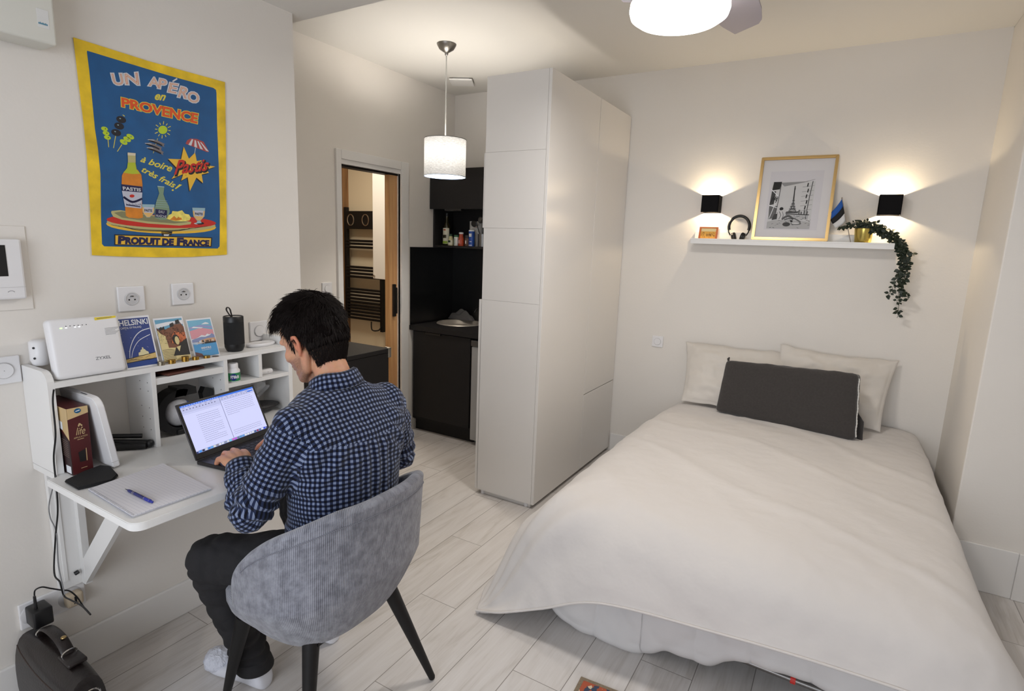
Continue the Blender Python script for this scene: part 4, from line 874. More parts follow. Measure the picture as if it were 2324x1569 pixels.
# parasol
it.append((WH, 'l', ([(1130, 800), (1118, 880)], 3), 2))
for k in range(8):
    a0, a1 = k/8, (k+1)/8; A = lambda s: (1065+135*s, 826+45*s+0*s); Tp = lambda s: (1094+62*s, 796+22*s)
    it.append((PNK if k % 2 == 0 else WH, 'p', [Tp(a0), Tp(a1), A(a1), A(a0)], 4))
it.append((PNK, 'p', [(1065, 826), (1075, 806), (1094, 796), (1130, 798), (1170, 815), (1200, 872), (1190, 874)], 3))
# starburst
star = [(1055, 842), (1085, 912), (1120, 877), (1130, 925), (1158, 920), (1160, 945), (1236, 957), (1185, 975), (1200, 992), (1158, 1002), (1166, 1052), (1128, 1020), (1090, 1098), (1078, 1018), (1040, 1038), (1052, 1000), (985, 1028), (1025, 975), (965, 912), (1040, 915)]
it += [(BK, 'p', [(x-5, y+6) for x, y in star], 3), (GD, 'p', star, 4)]
T('Pastis', [(1012, 930), (1205, 918), (1200, 985), (1008, 1010)], BK, 5, shear=.35, bold=.05); T('Pastis', [(1006, 922), (1199, 912), (1194, 978), (1002, 1002)], RD, 6, shear=.35, bold=.02)
T('à boire', [(812, 898), (992, 948), (984, 988), (806, 928)], YL, 2, shear=.35, bold=.02); T('très frais', [(826, 955), (1012, 1050), (1000, 1082), (812, 985)], YL, 2, shear=.35, bold=.02); it += [(YL, 'p', [(1030, 1058), (1046, 1062), (1010, 1086), (1004, 1083)], 2), (YL, 'p', E(992, 1092, 6, 5), 2)]
# table, tray
it += [(BK, 'p', [(925, 1330), (990, 1330), (985, 1352), (930, 1352)], 2), (WH, 'p', [(940, 1346), (972, 1346), (965, 1360), (942, 1360)], 3)]
it += [(GD, 'p', E(925, 1296, 316, 45, .035), 2), (TRY, 'p', E(925, 1285, 313, 42, .035), 3), (RD, 'p', E(926, 1272, 315, 37, .035), 4)]
for k in range(3): it.append((BK, 'l', ([(640+40*k, 1292+6*k), (800, 1316+4*k), (1000, 1322+3*k), (1190-50*k, 1300+6*k)], 2), 5))
it += [(TRY, 'p', [(638, 1222), (640, 1212), (690, 1207), (900, 1240), (1098, 1275), (1095, 1288), (1030, 1296), (850, 1284), (700, 1262), (650, 1245)], 5), (mat('poster_tray_dark', (130, 128, 92), .6), 'p', [(655, 1222), (700, 1214), (900, 1244), (1080, 1276), (1000, 1284), (850, 1272), (700, 1250)], 6)]
# bottle
it += [(AM, 'p', [(700, 1008), (712, 985), (740, 965), (790, 975), (812, 1005), (818, 1060), (815, 1150), (821, 1250), (795, 1256), (740, 1250), (722, 1240), (716, 1150), (698, 1060)], 7),
       (mat('poster_lime2', (176, 188, 44), .6), 'p', [(735, 925), (776, 925), (785, 975), (805, 998), (760, 1000), (708, 992), (730, 965)], 8), (TRY, 'p', [(733, 878), (778, 880), (779, 934), (735, 934)], 9), (CRM, 'p', [(733, 876), (779, 880), (778, 895), (733, 892)], 10),
       (DB, 'p', [(697, 1058), (816, 1072), (817, 1108), (700, 1096)], 9), (LAB, 'p', [(700, 1096), (817, 1106), (812, 1198), (718, 1188)], 9), (DB, 'l', ([(710, 1132), (760, 1160), (815, 1142)], 12), 10), (RD, 'p', E(758, 1126, 14, 9), 10), (DB, 'l', ([(725, 1176), (805, 1188)], 6), 10)]
T('PASTIS', [(705, 1072), (808, 1083), (808, 1100), (708, 1091)], WH, 11, bold=.03)
for k in range(10): it.append((DB, 'l', ([(724+9*k, 1168+(k*5) % 9), (729+9*k, 1180)], 2), 11))
# carafe, chips, glasses
it += [(PGR, 'p', [(903, 1068), (944, 1072), (938, 1115), (950, 1150), (970, 1185), (975, 1215), (960, 1262), (920, 1264), (890, 1252), (886, 1205), (897, 1160), (914, 1110)], 7), (GLS, 'l', ([(905, 1070), (942, 1074)], 5), 8), (DB, 'p', [(892, 1200), (960, 1208), (958, 1252), (890, 1248)], 8)]
for k in range(4): it.append((GLS, 'l', ([(898-2*k, 1150+12*k), (960+3*k, 1154+12*k)], 1.6), 8))
T('EAU', [(912, 1208), (943, 1211), (942, 1226), (911, 1223)], WH, 9); T('FRAÎCHE', [(896, 1229), (956, 1235), (955, 1252), (895, 1246)], WH, 9)
it += [(CHP, 'p', [(955, 1256), (962, 1238), (985, 1228), (990, 1212), (1020, 1215), (1045, 1208), (1062, 1228), (1085, 1232), (1096, 1250), (1088, 1266), (1050, 1272), (1000, 1270)], 7), (AM, 'p', [(975, 1262), (1000, 1240), (1015, 1255), (1035, 1232), (1045, 1262), (1010, 1268)], 8), (CHP, 'p', E(1035, 1238, 18, 12, .4), 9)]
for gx, gy, s in ((852, 1215, 1), (1142, 1235, 1)):
    it += [(GLS, 'p', [(gx-38, gy-42), (gx+36, gy-40), (gx+32, gy+8), (gx+8, gy+34), (gx-10, gy+34), (gx-32, gy+6)], 7), (mat('poster_drink', (222, 180, 110), .6), 'p', [(gx-35, gy-24), (gx+34, gy-22), (gx+30, gy+8), (gx+8, gy+32), (gx-8, gy+32), (gx-31, gy+6)], 8), (LAB, 'p', [(gx-26, gy-26), (gx+26, gy-24), (gx+24, gy+8), (gx-24, gy+6)], 9)]
    T('PASTIS', [(gx-22, gy-14), (gx+22, gy-12), (gx+21, gy+2), (gx-21, gy)], BK, 10, bold=.03)
it += [(BK, 'p', E(1150, 1283, 22, 7), 7), (GLS, 'p', [(1136, 1266), (1150, 1266), (1158, 1282), (1124, 1284)], 8), (WH, 'p', E(1140, 1284, 26, 5), 6)]
it += [(BK, 'p', [(657, 1346), (1218, 1364), (1214, 1418), (657, 1408)], 5), (GD, 'p', [(663, 1352), (1212, 1369), (1209, 1413), (663, 1403)], 6)]
T('P', [(684, 1358), (718, 1359), (716, 1398), (682, 1398)], DB, 7, bold=.07); T('RODUIT', [(724, 1364), (918, 1370), (916, 1404), (722, 1400)], DB, 7, bold=.07); T('DE', [(935, 1372), (996, 1374), (994, 1407), (934, 1405)], DB, 7, bold=.07)
T('F', [(1022, 1368), (1050, 1369), (1048, 1408), (1020, 1407)], DB, 7, bold=.07); T('RANCE', [(1056, 1378), (1200, 1382), (1198, 1411), (1054, 1408)], DB, 7, bold=.07)
art(t, PZ, it, 'printed_picture')

# ============================================================ picture shelf over the bed
t = thing('picture_shelf', 'long white picture ledge on the wall above the bed', 'shelf', (1.82, 3.93, 1.60))
ZL = 1.618
b = B(); box(b, 1.262, 2.392, 3.865, YB-.001, 1.592, ZL, bev=.001); part('ledge', b, WHITE, t)
b = B(); box(b, 1.262, 2.392, 3.973, YB-.001, ZL, 1.672, bev=.001); part('back_lip', b, WHITE, t)
b = B(); box(b, 1.262, 2.392, 3.865, 3.874, ZL, 1.627, bev=.001); part('front_lip', b, WHITE, t)
def sconce(label, cx, cz, w_=.108):
    t = thing('wall_sconce', label, 'wall lamp', (cx, 3.94, cz-w_/2), 0, 'wall lamps above the bed')
    y0, y1, h = 3.885, YB-.001, w_/2; th = .003
    b = B()
    for (xa, xb, ya, yb) in ((cx-h, cx-h+th, y0, y1), (cx+h-th, cx+h, y0, y1), (cx-h, cx+h, y0, y0+th), (cx-h, cx+h, y1-th, y1)): box(b, xa, xb, ya, yb, cz-h, cz+h)
    box(b, cx-h+th, cx+h-th, y0+th, y1-th, cz-.012, cz+.012); s = part('housing', b, mat('matte_black', (14, 13, 15), .8, spec=.15), t)
    for sg in (1, -1):
        b = B(); ell(b, (cx, 3.937, cz+sg*(h-.030)), (.010, .010, .004), 12, 6); part('led', b, mat('led_warm', (255, 214, 150), .5, emit=9), t)
        l = light('sconce_light', 'POINT', (0, 0, 0), 3.7, (1, .80, .52), .005); l.parent = t
        l.location = Vector((cx, 3.937, cz+sg*(h-.024)))-Vector(t.location)
    return t
sconce('black cube wall lamp at the left end of the picture ledge', 1.360, 1.850, .108)
sconce('black cube wall lamp at the right end, above the trailing plant', 2.343, 1.840, .112)
# small orange framed photo
t = thing('photo_frame', 'small orange framed photo standing on the picture ledge', 'photo frame', (1.36, 3.90, ZL))
def tilt(cx, y0, z0, dy, w_, h_):
    up = Vector((0, dy, h_)); n = Vector((0, -h_, dy)).normalized()
    return lambda u, v, k=0: Vector((cx-w_/2+w_*u, y0, z0))+up*v+n*.0004*k
def framebox(name, Q, o, i, th, m, parent):
    b = B()
    for q in (((-o, -o), (1+o, -o), (1+o, i), (-o, i)), ((-o, 1-i), (1+o, 1-i), (1+o, 1+o), (-o, 1+o)), ((-o, i), (i, i), (i, 1-i), (-o, 1-i)), ((1-i, i), (1+o, i), (1+o, 1-i), (1-i, 1-i))):
        prism(b, [Q(u, v) for u, v in q], Q(0, 0, 1)*0+(Q(0, 0, 100)-Q(0, 0, 0)).normalized()*th)
    return part(name, b, m, parent)
Q = tilt(1.362, 3.90, ZL+.001, .022, .118, .082)
b = B(); prism(b, [Q(0, 0), Q(1, 0), Q(1, 1), Q(0, 1)], (0, .006, 0)); part('backing', b, mat('orange_wood', (176, 92, 44), .5), t)
framebox('frame', Q, 0, .09, .006, mat('orange_wood', (176, 92, 44), .5), t)
art(t, Q, [(mat('photo_gold', (222, 168, 74), .6), 'p', [(.08, .1), (.92, .1), (.92, .92), (.08, .92)], 1), (mat('photo_cream', (232, 214, 160), .6), 'p', [(.1, .66), (.9, .66), (.9, .9), (.1, .9)], 2)]+[(mat('photo_brown', (120, 78, 36), .6), 'p', [(x, y), (x+.02, y), (x+.016, y+.10), (x+.004, y+.10)], 3) for x, y in [(.12+.76*rr.random(), .16+.36*rr.random()) for _ in range(40)]])
tag(part('picture_card', (lambda b: (box(b, 1.345, 1.425, 3.955, 3.958, ZL+.001, ZL+.075), b)[1])(B()), mat('clear_acrylic', (215, 215, 218), .3)), 'pale card leaning behind the small orange framed photo', 'card')
# headphones
t = thing('headphones', 'black over-ear headphones standing on the picture ledge', 'headphones', (1.545, 3.92, ZL))
c = Vector((1.547, 3.925, ZL+.090))
b = B(); L = [c+Vector((.062*math.cos(a), 0, .066*math.sin(a))) for a in np.linspace(-.35, PI+.35, 30)]
rows = [[p+(p-c).normalized()*.0095*math.cos(q)+Vector((0, .013, 0))*math.sin(q) for q in [2*PI*k/10 for k in range(10)]] for p in L]
V = grid(b, rows, closev=True); b.faces.new(V[0][::-1]); b.faces.new(V[-1]); part('headband', b, BLKP, t, smooth=1.2)
for s in (-1, 1):
    b = B(); tube(b, smoothpath([c+Vector((s*.060, 0, -.018)), c+Vector((s*.060, -.008, -.034)), c+Vector((s*.048, -.004, -.056))]), .004, 8); y_ = part('yoke', b, BLKP, t, smooth=1)
    b = B(); M = Matrix.Translation(c+Vector((s*.026, 0, -.064))) @ Matrix.Rotation(s*.25, 4, 'Y')
    lathe(b, [(.001, -.012), (.022, -.012), (.027, -.008), (.027, .002), (.024, .006), (.024, .012), (.015, .016), (.001, .016)], (0, 0, 0), (1, 0, 0) if s > 0 else (-1, 0, 0), seg=28, cap=False); bmesh.ops.transform(b, matrix=M, verts=b.verts)
    part('ear_cup', b, BLKP, t, smooth=.9)
# framed Paris print
t = thing('framed_print', 'gold-framed black and white city photograph with white mount', 'picture', (1.845, 3.93, ZL))
Q = tilt(1.845, 3.893, ZL+.008, .085, .425, .508); GOLD = mat('gold_frame', (204, 172, 116), .32, metal=.8)
b = B(); prism(b, [Q(0, 0), Q(1, 0), Q(1, 1), Q(0, 1)], (0, .006, 0)); part('mount', b, mat('mount_white', (214, 212, 214), .7), t)
def fr(Q, wd, W_, H_, th, m, parent):
    b = B(); i, j = wd/W_, wd/H_; n = (Q(0, 0, 100)-Q(0, 0, 0)).normalized()
    for q in (((0, 0), (1, 0), (1-i, j), (i, j)), ((0, 1), (i, 1-j), (1-i, 1-j), (1, 1)), ((0, 0), (i, j), (i, 1-j), (0, 1)), ((1, 0), (1, 1), (1-i, 1-j), (1-i, j))): prism(b, [Q(u, v)-n*.002 for u, v in q], n*th)
    bmesh.ops.bevel(b, geom=[e for e in b.edges if len(e.link_faces) == 2 and e.calc_face_angle(0) > 1], offset=.003, segments=2, affect='EDGES'); return part('frame', b, m, parent, smooth=.6)
fr(Q, .017, .425, .508, .018, GOLD, t)
G = [mat('ink_grey_%d' % i, (v, v, v+1), .7) for i, v in enumerate((24, 60, 100, 140, 172, 198))]
def A_(u, v, k=0):   # image area inside the mount
    return Q(.165+.665*u, .13+.70*v, k+1)
it = [(mat('mount_inner', (206, 204, 209), .7), 'p', [(-.02, 0), (1.02, 0), (1.02, 1.0), (-.02, 1.0)], 0)]
def I_(u, v): return (.03+.85*u, .02+.80*v)
def ip(m, pts, k): it.append((m, 'p', [I_(*p) for p in pts], k))
def il(m, pts, w_, k): it.append((m, 'l', ([I_(*p) for p in pts], w_), k))
ip(G[5], [(0, 0), (1, 0), (1, 1), (0, 1)], 1); ip(G[3], [(.2, .98), (.86, 1), (.3, .9)], 2)
ip(G[0], [(.02, .82), (.20, .84), (.22, 1), (.04, 1)], 2); ip(G[1], [(0, .5), (.10, .52), (.12, .8), (.02, .8)], 2); ip(G[2], [(.02, .2), (.16, .22), (.2, .48), (0, .48)], 2)
for q in (((.22, 1), (.20, .6), (.16, .2)), ((0, .84), (.2, .68)), ((0, .5), (.2, .44)), ((.03, .2), (.14, .55))): il(G[0] if q[0][0] > .1 else WHT, q, .012, 3)
for i in range(12): il(G[0], [(.02+.012*i, .55+.03*(i % 5)), (.05+.012*i, .6+.03*(i % 4))], .012, 4)
# lattice tower
il(G[1], [(.55, .88), (.548, .62), (.535, .46), (.46, .34)], .012, 4); il(G[1], [(.55, .88), (.562, .62), (.58, .46), (.66, .34)], .012, 4); il(G[1], [(.55, .90), (.55, .60)], .02, 4); ip(G[1], [(.535, .83), (.568, .83), (.565, .86), (.538, .86)], 5)
for v, w_ in ((.60, .05), (.53, .07), (.47, .11), (.42, .15)): il(G[1], [(.555-w_/2, v), (.555+w_/2, v)], .012, 5)
for i in range(9): v = .36+.03*i; w_ = .16*(1-i/9)**1.6+.02; il(G[2], [(.555-w_/2, v), (.555+w_/2, v+.03)], .006, 5); il(G[2], [(.555+w_/2, v), (.555-w_/2, v+.03)], .006, 5)
ip(G[1], [(.40, .33), (.68, .33), (.72, .37), (.6, .36), (.5, .37), (.42, .36)], 5)
# balcony, buildings right
for i in range(5): il(G[0], [(.84+.02*(i % 2), .96-.12*i), (.83+.02*(i % 2), .89-.12*i)], .022, 4)
il(G[1], [(.94, 1), (.9, .6), (.88, .2)], .014, 3)
for i in range(7): il(G[3], [(.72, .98-.1*i), (.98, 1.04-.11*i if i < 1 else .98-.1*i+.03)], .006, 3)
il(G[0], [(.42, .315), (.95, .295)], .012, 6)
for i in range(14): il(G[2], [(.45+.036*i, .30), (.45+.036*i, .2)], .006, 5)
for x0, h in ((.7, .1), (.75, .06), (.82, .09), (.88, .07)): ip(G[2], [(x0, .3), (x0+.035, .3), (x0+.035, .3+h), (x0, .3+h)], 4)
# seated figure seen from behind, table with dishes
ip(G[0], E(.30, .42, .045, .035)[::1], 7); ip(G[5], [(.24, .38), (.34, .4), (.38, .3), (.34, .18), (.24, .18), (.22, .3)], 7); il(G[1], [(.26, .36), (.3, .28), (.27, .2)], .01, 8); il(G[2], [(.33, .36), (.36, .28), (.34, .2)], .01, 8)
ip(G[1], [(.1, .18), (.22, .2), (.22, .32), (.14, .3)], 6); il(G[2], [(.34, .2), (.48, .27), (.6, .2)], .035, 7); il(G[2], [(.4, .19), (.6, .22), (.78, .14)], .02, 7)
ip(G[4], [(0, .0), (1, .0), (1, .14), (.6, .18), (.2, .18), (0, .14)], 5); ip(G[1], [I for I in E(.46, .09, .09, .045)], 8); ip(G[2], E(.68, .11, .12, .03), 8); ip(G[5], E(.67, .115, .09, .02), 9); ip(G[0], E(.57, .155, .03, .02), 9)
for i in range(50): x, y = rr.random(), rr.random()*.36; il(G[rr.randint(0, 4)], [(x, y), (min(1, x+.04), y+.015*rr.uniform(-1, 1))], .006, 6)
art(t, A_, it, 'printed_photo')
# desk flag
t = thing('desk_flag', 'small blue black and white striped flag on a thin stick', 'flag', (2.20, 3.915, ZL))
p0 = Vector((2.178, 3.905, ZL+.002)); p1 = Vector(at(1911, 450, 'y', 3.905))
b = B(); cyl(b, p0, p1, .0022, 8); ell(b, p1, (.004, .004, .006), 10, 6); part('stick', b, mat('stick_grey', (150, 140, 130), .4), t, smooth=1)
fl = [[(1912, 450), (1915, 478), (1918, 500)], ]
top = [(1911, 452), (1897, 468), (1884, 484), (1879, 492)]; c1 = [(1914, 465), (1903, 478), (1891, 492), (1882, 505)]
def FLG(u, v):   # u from stick outwards, v down the stripes; sagging curve
    a = (1911+8*v, 451+50*v); e = (1878+18*v+0*v, 490+28*v); cxx = (a[0]*.5+e[0]*.5)+4; cyy = (a[1]*.5+e[1]*.5)+2
    x = a[0]*(1-u)**2+2*cxx*u*(1-u)+e[0]*u*u; y = a[1]*(1-u)**2+2*cyy*u*(1-u)+e[1]*u*u
    return at(x, y, 'y', 3.905-.006*math.sin(5*u))
for k, (mm, nm) in enumerate(((mat('flag_blue', (30, 84, 164), .8), 'blue_stripe'), (mat('flag_black', (18, 18, 20), .8), 'black_stripe'), (mat('flag_white', (214, 214, 214), .8), 'white_stripe'))):
    b = B(); grid(b, [[FLG(i/10, (k+j/3)/3) for i in range(11)] for j in range(4)]); s = part(nm, b, mm, t, smooth=3); s.modifiers.new('s', 'SOLIDIFY').thickness = .0008
# trailing plant in a gold pot
t = thing('trailing_plant', 'dark green trailing vine plant in a shiny gold pot', 'plant', (2.235, 3.918, ZL))
c = (2.235, 3.925, ZL); b = B(); lathe(b, [(.001, 0), (.040, 0), (.042, .003), (.049, .088), (.0475, .090), (.045, .088), (.042, .07), (.001, .07)], c, seg=36, cap=False); part('pot', b, mat('gold_pot', (200, 178, 96), .22, metal=.85), t, smooth=.7)
LEAF = mat('vine_leaf', (30, 42, 28), .5, noise=.35, scale=60); STEM = mat('vine_stem', (52, 60, 40), .6)
vines = [[(1925, 512), (1945, 505), (1975, 512), (2005, 520), (2030, 535), (2045, 560), (2050, 600), (2048, 640), (2040, 680), (2036, 722)], [(1940, 515), (1915, 513), (1908, 517)],
         [(1955, 515), (1990, 508), (2015, 525), (2040, 545), (2055, 570), (2060, 605), (2050, 650), (2062, 680)], [(1960, 518), (2000, 530), (2035, 545), (2048, 580), (2040, 620), (2028, 650), (2015, 672)],
         [(1975, 515), (2010, 535), (2040, 555), (2062, 570), (2075, 580)], [(1950, 512), (1985, 520), (2025, 540), (2042, 580), (2045, 630), (2035, 690)], [(1950, 510), (1970, 505), (1995, 515), (2020, 535), (2052, 560), (2055, 620), (2045, 660)], [(1950, 512), (2000, 522), (2038, 550), (2058, 590), (2052, 640)]]
lb, sb = B(), B(); rp = random.Random(11)
for vi, vn in enumerate(vines):
    off = (vi % 4)*.008; L = smoothpath([at(x, y, 'y', (3.90-off) if i > 0 else 3.915) for i, (x, y) in enumerate(vn)], 7)
    L = [p+Vector((rp.uniform(-.004, .004), rp.uniform(-.008, .004), rp.uniform(-.004, .004))) for p in L]
    tube(sb, L, .0012, 5)
    Lt = sum((L[i+1]-L[i]).length for i in range(len(L)-1)); nleaf = int(Lt/.0062)
    for k in range(nleaf):
        f = (k+.5)/nleaf*(len(L)-1); i = int(f); p = L[i].lerp(L[min(i+1, len(L)-1)], f-i)
        if f/(len(L)-1) > .75 and rp.random() < .35: continue
        d = Vector((rp.uniform(-1, 1), rp.uniform(-.9, .35), rp.uniform(-.9, .5))).normalized(); n_ = Vector((rp.uniform(-.6, .6), -1, rp.uniform(-.3, .9))).normalized(); s = d.cross(n_).normalized()
        l = rp.uniform(.017, .028); w_ = l*.37; base = p+d*.004; n2 = s.cross(d)
        rows = []
        for u, ww in ((0, .05), (.25, .85), (.5, 1), (.75, .62), (1, .03)):
            cpt = base+d*l*u-n2*(u*u*.25*l); rows.append([cpt-s*w_*ww+n2*.15*w_*ww, cpt, cpt+s*w_*ww+n2*.15*w_*ww])
        grid(lb, rows); cyl(sb, p, base, .0006, 4)
part('leaves', lb, LEAF, t, smooth=3); part('stems', sb, STEM, t, smooth=3)

# ============================================================ ceiling: pendant, fan with light, vent
t = thing('pendant_lamp', 'pendant lamp with a white linen drum shade', 'lamp', (-.09, 2.965, 1.98))
c = (-.090, 2.965, 0)
b = B(); lathe(b, [(.060, ZC-.001), (.058, ZC-.008), (.045, ZC-.03), (.018, ZC-.047), (.010, ZC-.05)], c, seg=40); lathe(b, [(.012, ZC-.05), (.009, ZC-.064), (.004, ZC-.067)], c, seg=16); part('ceiling_rose', b, mat('brushed_steel', (150, 146, 140), .35, metal=1), t, smooth=.7)
b = B(); cyl(b, (c[0], c[1], 2.13), (c[0], c[1], ZC-.06), .004, 8); part('cord', b, mat('cord_white', (216, 214, 208), .5), t, smooth=1)
zb_, zt_, R_ = 1.952, 2.178, .131
SH = bpy.data.materials.new('linen_shade'); SH.use_nodes = True; nt = SH.node_tree; pb = nt.nodes['Principled BSDF']; out = nt.nodes['Material Output']
tc = nd(nt, 'ShaderNodeTexCoord'); mp = nd(nt, 'ShaderNodeMapping'); mp.inputs['Scale'].default_value = (60, 60, 900); nt.links.new(tc.outputs['Object'], mp.inputs[0]); n1 = nd(nt, 'ShaderNodeTexNoise'); n1.inputs['Scale'].default_value = 1; nt.links.new(mp.outputs[0], n1.inputs['Vector'])
rp_ = nd(nt, 'ShaderNodeValToRGB'); rp_.color_ramp.elements[0].color = (.34, .34, .335, 1); rp_.color_ramp.elements[1].color = (.74, .735, .72, 1); rp_.color_ramp.elements[0].position = .3; rp_.color_ramp.elements[1].position = .7; nt.links.new(n1.outputs[0], rp_.inputs[0])
tr = nd(nt, 'ShaderNodeBsdfTranslucent'); df = nd(nt, 'ShaderNodeBsdfDiffuse'); ms = nd(nt, 'ShaderNodeMixShader'); ms.inputs[0].default_value = .045
nt.links.new(rp_.outputs[0], tr.inputs[0]); nt.links.new(rp_.outputs[0], df.inputs[0]); nt.links.new(df.outputs[0], ms.inputs[1]); nt.links.new(tr.outputs[0], ms.inputs[2]); nt.links.new(ms.outputs[0], out.inputs[0])
b = B(); lathe(b, [(R_, zb_), (R_, zt_)], c, seg=64, cap=False); part('lamp_shade', b, SH, t, smooth=3)
b = B()
for z in (zt_, ): tube(b, [(c[0]+R_*math.cos(a), c[1]+R_*math.sin(a), z) for a in np.linspace(0, 2*PI, 49)], .0022, 6, cap=False)
part('top_rim', b, mat('rim_grey', (110, 106, 102), .5), t, smooth=3)
b = B(); tube(b, [(c[0]+R_*math.cos(a), c[1]+R_*math.sin(a), zb_) for a in np.linspace(0, 2*PI, 49)], .002, 6, cap=False); part('bottom_rim', b, mat('rim_blue', (130, 160, 200), .5), t, smooth=3)
b = B()
for k in range(3): a = k*2*PI/3; cyl(b, (c[0], c[1], 2.13), (c[0]+R_*math.cos(a), c[1]+R_*math.sin(a), zt_-.004), .0015, 6)
cyl(b, (c[0], c[1], 2.06), (c[0], c[1], 2.13), .018, 16); part('fitting', b, PLAST, t, smooth=1)
b = B(); lathe(b, [(.012, .06), (.03, .035), (.034, .01), (.026, -.015), (.001, -.028)], (c[0], c[1], 2.075), seg=24, cap=False); part('bulb', b, mat('bulb_glow', (255, 248, 238), .5, emit=450), t, smooth=3)
t = thing('ceiling_fan', 'ceiling fan with a round white light and pale grey blades', 'fan', (1.535, 2.17, 2.30))
fc = Vector((1.545, 2.215, 0)); FB = mat('fan_blade', (172, 166, 176), .5); FM = mat('fan_white', (222, 220, 218), .4)
b = B(); lathe(b, [(.07, ZC-.001), (.07, ZC-.06), (.03, ZC-.075), (.03, ZC-.16), (.11, ZC-.18), (.115, ZC-.27), (.10, ZC-.29)], fc, seg=40); part('motor_housing', b, FM, t, smooth=.7)
b = B(); lathe(b, [(.17, 2.435), (.176, 2.425), (.178, 2.405), (.172, 2.385), (.15, 2.37), (.10, 2.358), (.001, 2.352)], fc, seg=56, cap=False); part('light_dome', b, mat('dome_glow', (255, 250, 242), .5, emit=5), t, smooth=3)
b = B(); lathe(b, [(.17, 2.436), (.17, 2.45), (.10, 2.46)], fc, seg=48, cap=False); part('light_ring', b, FM, t, smooth=.7)
def blade(pts, z):
    b = B(); prism(b, [(p[0], p[1], z) for p in pts], (0, 0, .008)); return b
ZB_ = 2.475
wp = [at(x, y, 'z', ZB_) for x, y in ((1560, 10), (1612, 40), (1640, 62), (1668, 78), (1695, 66), (1722, 54), (1729, 44), (1728, 20), (1722, 0), (1716, -30), (1690, -60), (1620, -60))]
loc = [(p-fc) for p in wp]
for k in range(2):
    R_m = Matrix.Rotation(k*math.radians(183), 3, 'Z'); q = [R_m @ Vector((p.x, p.y, 0))+fc for p in loc]
    s = part('blade', blade(q, ZB_), FB, t)
l = light('fan_light', 'AREA', (0, 0, 0), 14, (1, .95, .90), .34, rot=(0, 0, 0)); l.data.shape = 'DISK'; l.parent = t; l.location = Vector((fc.x, fc.y, 2.345))-Vector(t.location)
b = B(); M = Matrix.Translation((-.462, 3.64, ZC)) @ Matrix.Rotation(.5, 4, 'Z') @ Matrix.Rotation(0, 4, 'X'); box(b, -.085, .085, -.085, .085, -.022, -.012, bev=.003, M=M); box(b, -.06, .06, -.06, .06, -.013, -.0005, M=M); tag(part('ceiling_vent', b, TRIM), 'square white air vent on the kitchen ceiling', 'vent')
# ============================================================ bed
from mathutils import noise as mn
def fnoise(p, s, o=0): return mn.noise(Vector((p[0]*s+o, p[1]*s+o*1.7, (p[2] if len(p) > 2 else 0)*s)))
def cr(P0, P1, P2, P3, t): return .5*((2*P1)+(P2-P0)*t+(2*P0-5*P1+4*P2-P3)*t*t+(3*P1-P0-3*P2+P3)*t**3)
def surf(ctrl, nu, nv):
    A = np.array(ctrl, float); R, C = A.shape[:2]
    def res(A, n):
        L = A.shape[0]; out = []
        for k in range(n):
            f = k/(n-1)*(L-1); i = min(int(f), L-2); t = f-i
            out.append(cr(A[max(i-1, 0)], A[i], A[i+1], A[min(i+2, L-1)], t))
        return np.array(out)
    A = res(A, nu); A = res(A.transpose(1, 0, 2), nv).transpose(1, 0, 2); return A
def smesh(name, arr, m, parent=None, thick=0, sub=0):
    b = B(); grid(b, [[Vector(p) for p in row] for row in arr]); bmesh.ops.recalc_face_normals(b, faces=b.faces)
    o = part(name, b, m, parent, smooth=3)
    if thick: s = o.modifiers.new('t', 'SOLIDIFY'); s.thickness = thick; s.offset = -1
    if sub: s = o.modifiers.new('s', 'SUBSURF'); s.levels = s.render_levels = sub
    return o
DUV = mat('duvet_cotton', (213, 208, 204), .9, bump=.55, bscale=10, spec=.15, sheen=.2, detail=6); PIL = mat('pillow_cotton', (215, 209, 201), .9, bump=.12, bscale=18, spec=.15, sheen=.2); COMF = mat('comforter_cotton', (208, 206, 205), .9, bump=.12, bscale=16, spec=.15)
t = thing('sofa_bed', 'low bed frame with steel rail and mattress under the white bedding', 'bed', (1.97, 2.98, 0))
b = B(); box(b, 1.33, 2.60, 2.06, 3.93, .33, .485, bev=.04, seg=3); part('mattress', b, mat('mattress_white', (214, 212, 208), .9), t, smooth=.8)
b = B(); box(b, 1.36, 2.57, 2.10, 3.92, .17, .325, bev=.01); part('base', b, mat('frame_charcoal', (38, 36, 38), .8), t)
b = B(); tube(b, smoothpath([(1.42, 2.2, .14), (1.44, 2.06, .135), (1.52, 2.0, .13), (1.8, 1.98, .13), (2.05, 1.955, .13), (2.44, 1.955, .13), (2.5, 2.0, .135), (2.52, 2.2, .14)]), .0095, 10); part('steel_rail', b, GREYM, t, smooth=1)
b = B(); p_ = at(1799, 1548, 'y', 1.95); cyl(b, (p_.x-.008, 1.951, .13), (p_.x+.008, 1.951, .13), .013, 14); part('red_clip', b, mat('red_plastic', (190, 40, 32), .4), t)
for x, y in ((1.48, 2.15), (2.46, 2.15), (1.48, 3.8), (2.46, 3.8)):
    b = B(); cyl(b, (x, y, 0), (x, y, .18), .016, 12); part('leg', b, BLKM, t, smooth=1)
ys = [3.95, 3.6, 3.2, 2.8, 2.45, 2.2]
R = []
Ld = [((1.27, .30), (1.265, .42), (1.33, .525)), ((1.21, .26), (1.21, .41), (1.31, .53)), ((1.13, .21), (1.15, .38), (1.29, .525)), ((1.09, .17), (1.12, .35), (1.275, .52)), ((1.045, .13), (1.085, .31), (1.265, .515)), ((1.0, .10), (1.05, .27), (1.26, .50))]
